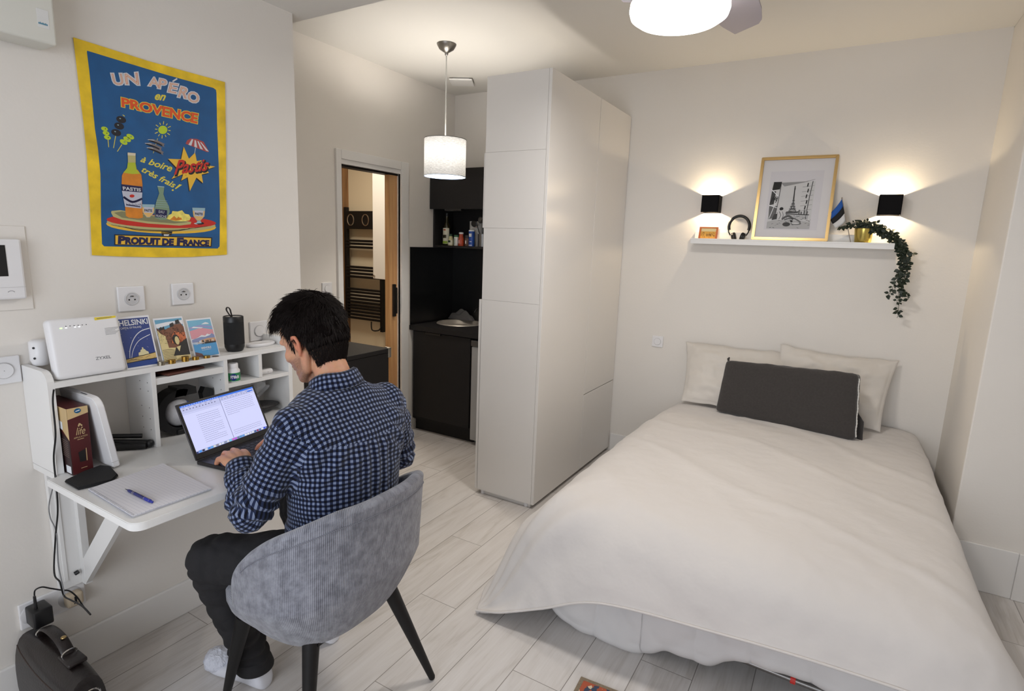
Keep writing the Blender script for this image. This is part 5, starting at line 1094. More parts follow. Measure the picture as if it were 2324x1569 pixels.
Rd = [((2.615, .53), (2.66, .44), (2.66, .3)), ((2.62, .53), (2.69, .44), (2.705, .27)), ((2.625, .53), (2.69, .42), (2.70, .24)), ((2.63, .525), (2.695, .41), (2.71, .22)), ((2.635, .515), (2.71, .38), (2.74, .2)), ((2.64, .505), (2.73, .35), (2.78, .19))]
zt = [(.545, .55, .548), (.548, .556, .55), (.548, .557, .55), (.545, .553, .548), (.54, .548, .545), (.535, .543, .538)]
for y, l_, z_, r_ in zip(ys, Ld, zt, Rd):
    R.append([(x, y, z) for x, z in l_]+[(1.62, y, z_[0]), (1.97, y, z_[1]), (2.32, y, z_[2])]+[(x, y, z) for x, z in r_])
R.append([(.975, 2.07, .075), (1.02, 2.06, .22), (1.24, 2.06, .475), (1.60, 2.06, .515), (1.97, 2.07, .525), (2.32, 2.07, .52), (2.645, 2.07, .485), (2.77, 2.09, .33), (2.83, 2.11, .2)])
R.append([(.975, 1.95, .045), (1.04, 1.94, .16), (1.24, 1.955, .40), (1.58, 1.965, .46), (1.95, 1.975, .485), (2.30, 1.975, .485), (2.65, 1.975, .455), (2.79, 1.98, .33), (2.845, 1.99, .22)])
R.append([(.99, 1.87, .025), (1.08, 1.865, .10), (1.27, 1.88, .26), (1.56, 1.90, .36), (1.95, 1.905, .415), (2.28, 1.905, .425), (2.60, 1.905, .41), (2.74, 1.905, .33), (2.80, 1.91, .25)])
R.append([(1.012, 1.797, .012), (1.13, 1.81, .042), (1.30, 1.83, .115), (1.54, 1.84, .225), (1.955, 1.845, .272), (2.24, 1.845, .295), (2.55, 1.845, .305), (2.66, 1.85, .30), (2.72, 1.86, .26)])
A = surf(R, 190, 150)
nu, nv = A.shape[:2]
for i in range(nu):
    for j in range(nv):
        x, y, z = A[i, j]; ft = max(0, min(1, (2.15-y)/.35)); top = 1-ft; edge = max(0, (1.28-x)/.28)
        d = .010*fnoise((x, y*.55), 2.6, 3)+.005*fnoise((x*.7+y*.5, y*.6), 7, 9)+.0022*fnoise((x, y), 22, 1)
        a = math.atan2(y-1.80, x-1.0)                                   # folds fanning from the low corner
        rr_ = math.hypot(x-1.0, y-1.80); fan = math.exp(-((rr_-.28)/.26)**2)*min(1, rr_/.12)
        d += .011*fan*math.sin(a*15+1.5*fnoise((x, y), 3, 2))
        d += ft*(.010*math.sin(x*13+2*fnoise((x, z), 2, 5))*(.5+.5*fnoise((x, z), 3, 8))+.004*fnoise((x*3, z*2), 6, 12))
        rd_ = lambda q, s_, o_: max(0, 1-3.2*abs(fnoise(q, s_, o_)))**2
        d += .0045*rd_((x*.9+y*.55, y*.22-x*.1), 3.4, 40)*(.4+.6*fnoise((x, y), 2, 6))+.003*rd_((x*.5+z, x*.4-z*.3), 6, 50)*ft+.0035*rd_((x*1.0-y*.8, (x+y)*.25), 5, 60)*(.5+.5*fnoise((x, y), 1.5, 16))
        d += .006*max(0, math.sin((x*1.1+y*2.2)*6+3*fnoise((x, y), 1.3, 4)))**6*top*(1 if y < 3.6 else .3)
        nx, ny, nz = (-.6*edge, -ft*.85, 1-.6*ft)
        A[i, j] += np.array((nx, ny, nz))*d
        if A[i, j][2] < .004: A[i, j][2] = .004
o = smesh('duvet', A, DUV, thick=.016)
tag(o, 'large white duvet covering the bed and drooping to the floor at its left corner', 'duvet')
b = B(); tube(b, [Vector(A[-1, j])+Vector((0, -.002, .003)) for j in range(0, nv, 2)], .0045, 6); part('hem', b, DUV, o, smooth=3)
# the comforter hanging below
hem = [(1.26, .08), (1.33, .04), (1.42, .014), (1.50, .010), (1.58, .008), (1.66, .008), (1.71, .03), (1.76, .062), (1.85, .066), (1.92, .066), (1.97, .11), (2.02, .136), (2.10, .15), (2.2, .148), (2.3, .145), (2.45, .165), (2.62, .175)]
rows = []
for k in range(14):
    f = k/13; row = []
    for (x, zh) in hem:
        z0 = min(.44, zh+.22+.08*(x > 1.6)); z = z0*(1-f)+zh*f; y = 1.978-.030*math.sin(PI*min(1, f*1.05)*.8)-.010*math.sin(x*19)*math.sin(PI*f)-.02*f
        row.append((x, y+(.03 if f > .93 else 0), z))
    rows.append(row)
A2 = surf(rows, 40, 130)
for i in range(40):
    for j in range(130):
        x, y, z = A2[i, j]; A2[i, j][1] -= .012*fnoise((x, z), 8, 2)+.006*fnoise((x, z), 20, 5)+(.014*abs(math.sin((x-1.3)*PI/.19))**.5-.01)
        A2[i, j][2] = max(.005, z)
o = smesh('comforter', A2, COMF, thick=.02); tag(o, 'puffy second white quilt sagging below the duvet hem', 'quilt')
# pillows
def pillow(name, corners, th, m, label, group=None, n=44, seed=0, flange=.02, wr=.019):
    """corners: bl, br, tr, tl; th thickness"""
    bl, br, tr, tl = [Vector(c) for c in corners]; nrm = (br-bl).cross(tl-bl).normalized(); b = B(); sides = []
    for sg in (1, -1):
        rows = []
        for i in range(n+1):
            row = []
            for j in range(n+1):
                u, v = i/n, j/n; U, V_ = 2*u-1, 2*v-1
                pin = 1-.055*(1-abs(V_)**2.2)*(abs(U)**4); pin2 = 1-.065*(1-abs(U)**2.2)*(abs(V_)**4)
                uu, vv = .5+.5*U*pin, .5+.5*V_*pin2
                p = (bl*(1-uu)+br*uu)*(1-vv)+(tl*(1-uu)+tr*uu)*vv
                fu = max(0, 1-abs(U)/(1-flange*2.2)); fv = max(0, 1-abs(V_)/(1-flange*2.2)); h = (min(1, fu*2.2)**.55)*(min(1, fv*2.2)**.55)*(1-.25*(U*U+V_*V_)/2)
                w_ = wr*(fnoise((U, V_), 2.3, seed)+.5*fnoise((U, V_), 6, seed+3)+.3*fnoise((U*3, V_), 6, seed+5))*(.4+.6*h)
                row.append(p+nrm*(sg*(th/2*h+.0015)+w_*(1 if sg > 0 else .4))+(tl-bl).normalized()*wr*.8*fnoise((U, 1 if V_ > 0 else -1), 4, seed)*abs(V_)**6)
            rows.append(row)
        sides.append(grid(b, rows))
    a, c = sides
    for k in range(n):
        for q in ((a[k][0], a[k+1][0], c[k+1][0], c[k][0]), (a[k][n], c[k][n], c[k+1][n], a[k+1][n]), (a[0][k], c[0][k], c[0][k+1], a[0][k+1]), (a[n][k], a[n][k+1], c[n][k+1], c[n][k])): b.faces.new(q)
    bmesh.ops.recalc_face_normals(b, faces=b.faces); o = part(name, b, m, smooth=3); tag(o, label, 'pillow', group); return o
pillow('pillow', ((1.335, 3.70, .56), (1.93, 3.66, .565), (1.955, 3.95, .925), (1.275, 3.945, .925)), .15, PIL, 'white pillow leaning on the wall at the left of the bed', seed=2)
pillow('pillow', ((1.86, 3.72, .57), (2.455, 3.76, .56), (2.505, 3.95, .95), (1.87, 3.93, .975)), .15, PIL, 'white pillow leaning on the wall at the right of the bed', seed=9)
t = thing('dark_cushion', 'charcoal grey oblong cushion with a white side zip against the pillows', 'cushion', (1.97, 3.62, .545))
CH = mat('charcoal_velvet', (57, 53, 51), .95, bump=.15, bscale=500, noise=.10, scale=90, sheen=.3)
bl, br = Vector((1.578, 3.655, .545)), Vector((2.335, 3.535, .545)); tl, tr = Vector((1.600, 3.725, .868)), Vector((2.310, 3.615, .905)); nrm = (br-bl).cross(tl-bl).normalized()
b = B(); n = 40; faces = []
def cushpt(u, v, w_):
    p = (bl*(1-u)+br*u)*(1-v)+(tl*(1-u)+tr*u)*v; bul = (1-(2*u-1)**4)*(1-(2*v-1)**4)
    return p+nrm*((w_-.5)*(.115+.018*bul))
box(b, 0, 1, 0, 1, 0, 1); bmesh.ops.subdivide_edges(b, edges=b.edges[:], cuts=23, use_grid_fill=True)
for v in b.verts:
    u, vv, w_ = v.co; 
    # round the box edges
    def rd(a): return .5+.5*math.copysign(1-(1-abs(2*a-1))**1, 2*a-1)
    q = Vector((2*u-1, 2*vv-1, 2*w_-1)); c_ = Vector((max(-.93, min(.93, q.x)), max(-.86, min(.86, q.y)), max(-.55, min(.55, q.z)))); d = q-c_; e = Vector((d.x/.07, d.y/.14, d.z/.45)); L = e.length
    if L > 1: e /= L; q = c_+Vector((e.x*.07, e.y*.14, e.z*.45))
    p = cushpt((q.x+1)/2, (q.y+1)/2, (q.z+1)/2); p += nrm*.004*fnoise((u*3, vv*2, w_), 3, 4)+Vector((0, 0, .006*fnoise((u*5, w_*2), 2, 1)*(vv)))
    v.co = p
part('cover', b, CH, t, smooth=3)
b = B(); ZW = mat('zip_white', (214, 212, 206), .6); L = [cushpt(1.003+.002*math.sin(v*30), v, .80+.03*math.sin(9*v)) for v in np.linspace(.06, .93, 40)]; tube(b, L, [.0045 if i % 2 else .003 for i in range(len(L))], 6); part('side_zip', b, ZW, t, smooth=3)
b = B(); tube(b, [cushpt(.005, .97, .5), cushpt(-.004, 1.03, .5), cushpt(.004, 1.06, .5)], [.006, .008, .004], 8); part('corner_ear', b, CH, t, smooth=3)
b = B(); prism(b, [cushpt(1.0, .02, .1), cushpt(1.035, .0, .15), cushpt(1.04, .3, .2), cushpt(1.0, .42, .2)], nrm*.02); part('side_flap', b, CH, t)
# rug corner
t = thing('patterned_rug', 'beige rug with a red patterned field at the bottom edge of the photo', 'rug', (1.75, 1.45, 0))
RB = mat('rug_border', (150, 134, 112), .95, bump=.8, bscale=350, noise=.15, scale=200)
RF = bpy.data.materials.new('rug_field'); RF.use_nodes = True; nt = RF.node_tree; pb = nt.nodes['Principled BSDF']; tc = nd(nt, 'ShaderNodeTexCoord'); vo = nd(nt, 'ShaderNodeTexVoronoi'); vo.inputs['Scale'].default_value = 70; nt.links.new(tc.outputs['Object'], vo.inputs['Vector'])
rp_ = nd(nt, 'ShaderNodeValToRGB'); e = rp_.color_ramp.elements; e[0].color = srgb((168, 84, 58)); e[1].color = srgb((206, 188, 160)); e[0].position = .3; e[1].position = .75; q = e.new(.55); q.color = srgb((60, 70, 90)); rp_.color_ramp.interpolation = 'CONSTANT'; nt.links.new(vo.outputs['Color'], rp_.inputs[0]); nt.links.new(rp_.outputs[0], pb.inputs['Base Color']); pb.inputs['Roughness'].default_value = .95
M = Matrix.Translation((1.531, 1.708, 0)) @ Matrix.Rotation(math.radians(4), 4, 'Z')
b = B(); box(b, 0, .60, -.9, 0, .0005, .007, bev=.002, M=M); part('border', b, RB, t)
b = B(); box(b, .016, .584, -.884, -.016, .0072, .0082, M=M); part('field', b, RF, t)

# ============================================================ chair
CORD = corduroy_mat()
CC = Vector((.855, 1.154, 0)); CA = 0.0
t = thing('upholstered_chair', 'grey corduroy tub chair with black tapered legs the man sits on', 'chair', tuple(CC), CA)
def CW(x, y, z): c, s = math.cos(CA), math.sin(CA); return Vector((CC.x+c*x-s*y, CC.y+s*x+c*y, z))
def shell_pt(ph, v, off):
    """ph angle from the back, v 0 bottom .. 1 top, off outward offset"""
    a = abs(ph); k = max(0, min(1, (a-.60)/(1.9-.60))); k = k*k*(3-2*k)
    zt_ = .815-.142*k; zb_ = .348-.022*k
    z = zb_+(zt_-zb_)*v
    rb = .58+.42*min(1, v/.42)**.6 if v < .42 else 1.0+.02*(v-.42)
    c_, s_ = math.cos(ph), math.sin(ph); n_ = 2.9; rr_ = (abs(c_/.231)**n_+abs(s_/.281)**n_)**(-1/n_)
    rr_ = rr_*rb+off; lean = .035*max(0, c_)*(v**1.2)
    return CW(rr_*c_+lean, rr_*s_, z)
PH = np.linspace(-1.95, 1.95, 97)
prof = [(v, 0.0) for v in np.linspace(0, .95, 22)]
b = B(); rows = []; uvv = []
def endround(ph):   # the arm ends are rounded at the front top and bottom
    e = max(0, (abs(ph)-1.21)/.75); return e
for ph in PH:
    e = endround(ph); top = 1-(.50*(1-math.sqrt(max(0, 1-e*e)))); bot = .45*(1-math.sqrt(max(0, 1-e*e)))
    row = []; uvr = []; Hh = .41
    for v in np.linspace(0, 1, 24): vv = bot+(top-bot)*v*.97; row.append(shell_pt(ph, vv, .0)); uvr.append(vv*Hh)
    for q in np.linspace(0, PI, 9)[1:-1]: row.append(shell_pt(ph, bot+(top-bot)*.97, 0)*1.0+ (shell_pt(ph, .9, -.038)-shell_pt(ph, .9, 0))*(.5-.5*math.cos(q))+Vector((0, 0, .018*math.sin(q)))); uvr.append(Hh+.008*q)
    for v in np.linspace(1, 0, 16): vv = bot+(top-bot)*v*.97; row.append(shell_pt(ph, vv, -.038)); uvr.append(Hh+.03+(1-vv)*Hh)
    rows.append(row); uvv.append(uvr)
grid(b, rows, uvs=lambda i, j: (PH[i % len(PH)]*.27, uvv[i % len(PH)][j % len(uvv[0])]), closev=False)
for rw in (0, -1):
    pass
bmesh.ops.holes_fill(b, edges=[e for e in b.edges if e.is_boundary], sides=0)
bmesh.ops.recalc_face_normals(b, faces=b.faces); bk = part('backrest', b, CORD, t, smooth=3)
b = B(); tube(b, [shell_pt(ph, 1-.50*(1-math.sqrt(max(0, 1-endround(ph)**2)))-.085, .0015) for ph in PH[6:-6]], .0016, 6); part('rim_seam', b, mat('seam_grey', (120, 121, 130), .9), bk, smooth=3)
b = B(); rows = []; uvs_ = []
for (s, z) in ((.0, .395), (.80, .395), (.97, .405), (1.0, .43), (1.0, .455), (.97, .478), (.85, .488), (.5, .492), (.001, .494)):
    row = []
    for ph in [2*PI*k/64 for k in range(64)]:
        c_, s_ = math.cos(ph), math.sin(ph); n_ = 3; rr_ = (abs(c_/.215)**n_+abs(s_/.252)**n_)**(-1/n_); x = rr_*c_*s-.07; row.append(CW(x-.0*s, rr_*s_*s, z))
    rows.append(row)
def suv(i, j):
    p = rows[i % len(rows)][j % 64]; return (p.z if 2 <= i <= 5 else p.y, p.x if not 2 <= i <= 5 else j*.02)
grid(b, rows, closev=True, uvs=suv); bmesh.ops.remove_doubles(b, verts=b.verts, dist=1e-4); bmesh.ops.recalc_face_normals(b, faces=b.faces); part('seat', b, CORD, t, smooth=3)
b = B(); box(b, -.19, .13, -.16, .16, .362, .396, M=Matrix.Translation(CC) @ Matrix.Rotation(CA, 4, 'Z')); part('seat_frame', b, BLKM, t)
for (x0, y0, x1, y1) in ((.10, -.16, .155, -.235), (.13, .14, .228, .251), (-.15, -.205, -.285, -.205), (-.15, .19, -.27, .22)):
    b = B(); tube(b, [CW(x0, y0, .385), CW(x1, y1, .012)], [.026, .012], 16); ell(b, CW(x1, y1, .010), (.0115, .0115, .010), 12, 8); part('leg', b, BLKM, t, smooth=1)

# ============================================================ satchel, plugs and cables (lower left)
t = thing('leather_satchel', 'dark brown leather briefcase standing under the desk', 'bag', (.085, .60, 0))
LE = mat('dark_brown_leather', (24, 16, 15), .38, noise=.3, scale=9, bump=.12, bscale=140, spec=.6); LE2 = mat('leather_edge', (60, 46, 40), .5); CHR = mat('chrome', (200, 198, 194), .18, metal=1)
# satchel: long side runs out from the wall
b = B(); xs = np.linspace(.018, .400, 14); rows = []
for i, x in enumerate(xs):
    f = i/13; e = min(1, f*6+.25)*min(1, (1-f)*5+.35); e = e**.35; h = .262*(.93+.07*math.sin(PI*f)); w_ = .050*(.9+.1*math.sin(PI*f))
    row = []
    for a in [2*PI*k/28 for k in range(28)]:
        c_, s_ = math.cos(a), math.sin(a); n_ = 5 if s_ < 0 else 3.2; r_ = (abs(c_)**n_+abs(s_)**n_)**(-1/n_); z = h/2+h/2*s_*r_
        row.append((x, .635+w_*c_*r_*(1.12-.35*max(0, z/h-.55))*(.94+.06*e), max(.001, .131+(z-.131)*(.93+.07*e))))
    rows.append(row)
V = grid(b, rows, closev=True); b.faces.new(V[0][::-1]); b.faces.new(V[-1]); bmesh.ops.recalc_face_normals(b, faces=b.faces); part('body', b, LE, t, smooth=1.1)
b = B()
for yy in (.583, ): tube(b, smoothpath([(.055, yy+.004, .232), (.10, yy-.001, .222), (.20, yy-.006, .21), (.30, yy-.006, .205), (.40, yy, .20)]), .0016, 6)
part('seam', b, LE2, t, smooth=1)
b = B(); L = smoothpath([(.115, .64, .262), (.13, .64, .290), (.175, .64, .302), (.235, .64, .298), (.275, .64, .275), (.285, .64, .262)])
rows = [[Vector(p)+Vector((0, .017*math.cos(q), .006*math.sin(q))) for q in [2*PI*k/12 for k in range(12)]] for p in L]; V = grid(b, rows, closev=True); b.faces.new(V[0][::-1]); b.faces.new(V[-1]); part('handle', b, LE, t, smooth=1.2)
for x in (.112, .290):
    b = B(); tube(b, [(x, .640+.02*math.cos(a), .272+.012*math.sin(a)) for a in np.linspace(0, 2*PI, 17)], .0022, 6, cap=False); part('buckle', b, CHR, t, smooth=1)
b = B(); lathe(b, [(.008, 0), (.007, .002), (.001, .0025)], (.245, .645, .3035), seg=14); part('rivet', b, mat('rivet_gold', (176, 150, 100), .3, metal=.8), t, smooth=1)
b = B(); box(b, .27, .345, .615, .665, .255, .268, bev=.004); part('clasp_flap', b, LE, t, smooth=1)
b = B(); tube(b, [(.419, .635+.024*math.cos(a), .19+.02*math.sin(a)) for a in np.linspace(0, 2*PI, 21)], .003, 6, cap=False); part('side_ring', b, CHR, t, smooth=1)
b = B(); box(b, .412, .424, .612, .658, .10, .175, bev=.004); part('side_tab', b, LE, t, smooth=1)
t = thing('double_wall_socket', 'white double wall socket above the baseboard holding two plugs', 'socket', (0, .70, .245))
b = B(); box(b, 0, .010, .615, .800, .245, .335, bev=.003); part('plate', b, PLAST, t)
for y in (.652, .755):
    b = B(); lathe(b, [(.036, .010), (.034, .012), (.001, .012)], (0, y, .29), (1, 0, 0), seg=28, cap=False); part('socket_face', b, PLAST2, t, smooth=1)
t = thing('power_adapter', 'black mains adapter plugged in above the satchel', 'adapter', (.05, .672, .262))
b = B(); box(b, .014, .080, .628, .682, .266, .328, bev=.006); part('body', b, BLKP, t, smooth=.8)
q = at(78, 1354, 'x', .055); b = B(); tube(b, [(q.x, q.y, .322), q], [.0055, .004], 8); part('strain_relief', b, BLKP, t)
t = thing('cream_plug', 'cream plug block in the right half of the double socket', 'plug', (.03, .757, .262))
b = B(); box(b, .012, .047, .732, .782, .266, .314, bev=.009, seg=3); part('body', b, mat('cream_block', (190, 174, 150), .5), t)
b = B(); box(b, .0465, .0475, .753, .760, .282, .305); box(b, .0465, .0475, .750, .764, .279, .282); part('slot', b, BLKP, t)
def cable(label, px_, ax, val, r, m, name='cable'):
    b = B(); L = smoothpath([at(x, y, ax, val if not isinstance(val, (list, tuple)) else val[i]) for i, (x, y) in enumerate(px_)], 8); tube(b, L, r, 8); tag(part(name, b, m, smooth=3), label, 'cable')
CG = mat('cable_grey', (128, 128, 130), .5)
cable('black cable running down the left side of the desk', [(122, 885), (120, 915), (126, 985), (122, 1040), (128, 1105), (131, 1160), (126, 1220), (123, 1300), (136, 1322), (145, 1352), (160, 1362), (185, 1375), (205, 1395)], 'y', [.693]*8+[.69, .70, .70, .70, .70], .0026, BLKP)
cable('short black cable looping out of the black mains adapter', [(78, 1352), (80, 1340), (95, 1333), (115, 1336), (140, 1340), (158, 1342), (175, 1356), (190, 1378), (206, 1396)], 'x', [.055, .06, .065, .07, .07, .075, .08, .085, .09], .0024, BLKP)
cable('thin grey cable behind the black one down the desk side', [(128, 1080), (112, 1140), (114, 1175), (128, 1210), (133, 1285), (147, 1350)], 'y', .694, .0018, CG)
cable('grey cable hanging from the cream plug to the floor', [(148, 1396), (158, 1410), (172, 1425), (173, 1450), (178, 1478), (176, 1492)], 'y', .765, .002, CG)

# ============================================================ the man at the desk
SKIN = bpy.data.materials.new('skin'); SKIN.use_nodes = True; nt = SKIN.node_tree; pb = nt.nodes['Principled BSDF']
vc = nd(nt, 'ShaderNodeVertexColor', layer_name='tone'); pb.inputs['Roughness'].default_value = .5; pb.inputs['Specular IOR Level'].default_value = .3
sn = nd(nt, 'ShaderNodeTexNoise'); sn.inputs['Scale'].default_value = 60; tcs = nd(nt, 'ShaderNodeTexCoord'); nt.links.new(tcs.outputs['Object'], sn.inputs['Vector'])
mx = nd(nt, 'ShaderNodeMix', data_type='RGBA', blend_type='MULTIPLY'); mx.inputs['Factor'].default_value = .18; nt.links.new(vc.outputs[0], mx.inputs['A']); nt.links.new(sn.outputs['Color'], mx.inputs['B'])
nt.links.new(mx.outputs['Result'], pb.inputs['Base Color']); pb.inputs['Subsurface Weight'].default_value = .12; pb.inputs['Subsurface Radius'].default_value = (.012, .005, .003); pb.inputs['Subsurface Scale'].default_value = 1
GING = gingham_mat()
JEAN = mat('black_denim', (26, 25, 28), .85, bump=.25, bscale=700, noise=.25, scale=14)
HAIR = mat('dark_hair', (27, 20, 18), .62, spec=.2); HCAP = mat('hair_base', (16, 12, 11), .95, spec=.03)
SOCK = mat('white_sock', (214, 216, 226), .95, bump=.5, bscale=160)
man = thing('person', 'man in a blue gingham shirt and black jeans typing at the laptop, seen from behind', 'person', (.83, 1.19, 0))
def cap(bm, pts, rs, seg=14):
    """rounded chain of tapered capsules"""
    pts = [Vector(p) for p in pts]
    for i, (p, r) in enumerate(zip(pts, rs)): ell(bm, p, (r, r, r), seg, 8)
    for i in range(len(pts)-1):
        d = (pts[i+1]-pts[i]).length; n_ = max(1, int(d/(min(rs[i], rs[i+1])*.28)))
        for k in range(1, n_): f = k/n_; r = rs[i]*(1-f)+rs[i+1]*f; ell(bm, pts[i].lerp(pts[i+1], f), (r, r, r), seg, 8)
def loft(bm, rings, seg=32, n_=2.3):
    rows = []
    for (c, rx, ry) in rings:
        rows.append([Vector((c[0]+rx*math.copysign(abs(math.cos(a))**(2/n_), math.cos(a)), c[1]+ry*math.copysign(abs(math.sin(a))**(2/n_), math.sin(a)), c[2])) for a in [2*PI*k/seg for k in range(seg)]])
    V = grid(bm, rows, closev=True); bm.faces.new(V[0][::-1]); bm.faces.new(V[-1])
HC = Vector((.748, 1.198, 1.236)); th = math.radians(24); ps = math.radians(8)
HF = Vector((-math.cos(th)*math.cos(ps), -math.cos(th)*math.sin(ps), -math.sin(th))); HS = Vector((math.sin(ps), -math.cos(ps), 0)); HU = HS.cross(HF)
if HU.z < 0: HU = -HU
HK = 1.09; HM = Matrix((HF, HS, HU)).transposed()*HK
def hp(f, s, u): return HC+(HF*f+HS*s+HU*u)*HK
b = B()
ell(b, hp(-.004, 0, .018), (.094, .073, .088), 24, 16, HM); ell(b, hp(.032, 0, -.035), (.060, .058, .080), 20, 14, HM); ell(b, hp(.040, 0, -.088), (.046, .046, .034), 16, 10, HM); ell(b, hp(.068, 0, -.104), (.02, .022, .018), 12, 8, HM)
for s in (-1, 1):
    cap(b, [hp(-.012, s*.058, -.045), hp(.012, s*.052, -.088), hp(.055, s*.026, -.104)], [.017, .017, .018], 10)      # jaw line
    ell(b, hp(.058, s*.036, -.035), (.022, .022, .024), 10, 8, HM); cap(b, [hp(.084, s*.012, .012), hp(.076, s*.038, .012)], [.011, .010], 8)
    # ear
    cap(b, [hp(.002, s*.076, -.006), hp(-.010, s*.084, .006), hp(-.024, s*.088, .002), hp(-.027, s*.086, -.018), hp(-.018, s*.080, -.036), hp(-.008, s*.075, -.046)], [.005, .0055, .0058, .0056, .0058, .0062], 8)
    ell(b, hp(-.012, s*.076, -.016), (.014, .006, .024), 10, 8, HM)
cap(b, [hp(.090, 0, .008), hp(.100, 0, -.018), hp(.110, 0, -.036)], [.009, .0095, .012], 10); ell(b, hp(.104, .010, -.040), (.009, .007, .007), 8, 6); ell(b, hp(.104, -.010, -.040), (.009, .007, .007), 8, 6)
ell(b, hp(.090, 0, -.062), (.010, .022, .006), 12, 8, HM); ell(b, hp(.088, 0, -.071), (.011, .019, .007), 12, 8, HM)
cap(b, [(.868, 1.205, 1.03), (.848, 1.205, 1.10), hp(-.024, 0, -.055), hp(-.02, 0, -.02)], [.064, .056, .052, .052], 20); cap(b, [(.80, 1.205, 1.065), hp(.02, 0, -.07)], [.040, .036], 14)
# trunk and limbs under the clothes
loft(b, [((.87, 1.18, .50), .10, .15), ((.90, 1.185, .75), .095, .14), ((.895, 1.19, .93), .10, .165), ((.875, 1.20, 1.02), .075, .12), ((.86, 1.205, 1.07), .05, .06)])
ARM = {}
ARM['l'] = [Vector(p) for p in ((.872, 1.012, 1.004), (.800, .925, .765), (.650, .998, .848))]
ARM['r'] = [Vector(p) for p in ((.885, 1.402, 1.004), (.845, 1.490, .775), (.640, 1.262, .850))]
LEG = {}
LEG['l'] = [Vector(p) for p in ((.865, 1.095, .555), (.578, .930, .538), (.585, 1.045, .105))]
LEG['r'] = [Vector(p) for p in ((.870, 1.275, .555), (.490, 1.330, .545), (.600, 1.345, .105))]
for k in 'lr': cap(b, ARM[k], [.040, .032, .026]); cap(b, LEG[k], [.065, .045, .030])
def hand(bm, W, d, side, curl):
    """W wrist, d towards the fingers, side = unit vector to the thumb side"""
    W = Vector(W); d = Vector(d).normalized(); s = Vector(side).normalized(); u = Vector((0, 0, 1)); s = (s-d*s.dot(d)).normalized()
    mc = [(.090, .034, .006), (.097, .012, .011), (.093, -.011, .009), (.084, -.032, .002)]   # index..little
    ell(bm, W+d*.005, (.024, .024, .019), 12, 8)
    for (a, c_, h) in mc: cap(bm, [W+s*c_*.45+u*.0, W+d*a*.6+s*c_*.85+u*(h*.8), W+d*a+s*c_+u*h], [.019, .0160, .0122], 10)
    ell(bm, W+d*.05+s*.002-u*.004, (.03, .03, .013), 12, 8)
    Ls = [(.044, .026, .021), (.048, .030, .022), (.045, .028, .021), (.036, .021, .019)]
    for i, ((a, c_, h), L) in enumerate(zip(mc, Ls)):
        p = W+d*a+s*c_+u*h; pts = [p]; ang = math.radians(curl[i]); dd = (d+s*(.10-.085*i)).normalized()
        for k, l in enumerate(L):
            p = p+(dd*math.cos(ang)-u*math.sin(ang))*l; pts.append(p); ang += math.radians((28, 20, 0)[k])
        cap(bm, pts, [.0108, .0098, .0090, .0078], 10)
    p0 = W+d*.018+s*.022-u*.006; p1 = p0+d*.032+s*.020-u*.006; p2 = p1+d*.030+s*.004-u*.008; p3 = p2+d*.022-s*.002-u*.003
    cap(bm, [p0, p1, p2, p3], [.015, .0125, .0105, .0085], 10)
hand(b, ARM['l'][2], (-.93, .33, -.03), (.3, .95, 0), (14, 10, 12, 20))
hand(b, ARM['r'][2], (-.80, -.52, -.03), (.5, -.85, 0), (14, 12, 14, 18))
b2 = remesh(b, .0028, 5)
# skin tone, with the redder ear, darker beard shadow
o = part('body', b2, SKIN, man, smooth=3)
ca = o.data.color_attributes.new('tone', 'FLOAT_COLOR', 'POINT'); n = len(o.data.vertices); co = np.empty(n*3, 'f'); o.data.vertices.foreach_get('co', co); co = co.reshape(-1, 3)+np.array(man.location); rel = co-np.array(HC); F_, S_, U_ = rel@np.array(HF), rel@np.array(HS), rel@np.array(HU)
base = np.tile(np.array(srgb((214, 160, 128))), (n, 1)).astype('f'); red = np.array(srgb((212, 132, 104))); brd = np.array(srgb((140, 104, 86)))
def mixin(col, msk): base[:] = base*(1-msk[:, None])+col[None, :]*msk[:, None]
mixin(red, np.clip((np.abs(S_)-.074)/.008, 0, 1)*(np.abs(F_+.012) < .03)*.8)
rn = np.random.RandomState(1).rand(n)
mixin(brd, np.clip((-.040-U_)/.02, 0, 1)*np.clip((F_+.005)/.02, 0, 1)*(.45+.5*rn)*(co[:, 2] > 1.08))
far = (co[:, 0] < .68) & (co[:, 2] < .95); mixin(red, far*np.clip((.60-co[:, 0])/.06, 0, 1)*.35)
ca.data.foreach_set('color', base.ravel().astype('f'))
for s in (-1, 1):
    b = B(); ell(b, hp(.0725, s*.026, -.004), (.011, .011, .011), 14, 10); e_ = part('eye', b, mat('eye_white', (220, 216, 210), .2), man, smooth=3)
    b = B(); ell(b, hp(.0800, s*.026, -.006), (.004, .005, .005), 10, 8, HM); part('iris', b, mat('eye_brown', (50, 34, 24), .2), e_, smooth=3)
    b = B(); tube(b, smoothpath([hp(.086, s*.014, .015), hp(.081, s*.03, .018), hp(.070, s*.044, .013)]), [.0022]*17, 6); part('eyebrow', b, HAIR, man, smooth=3)
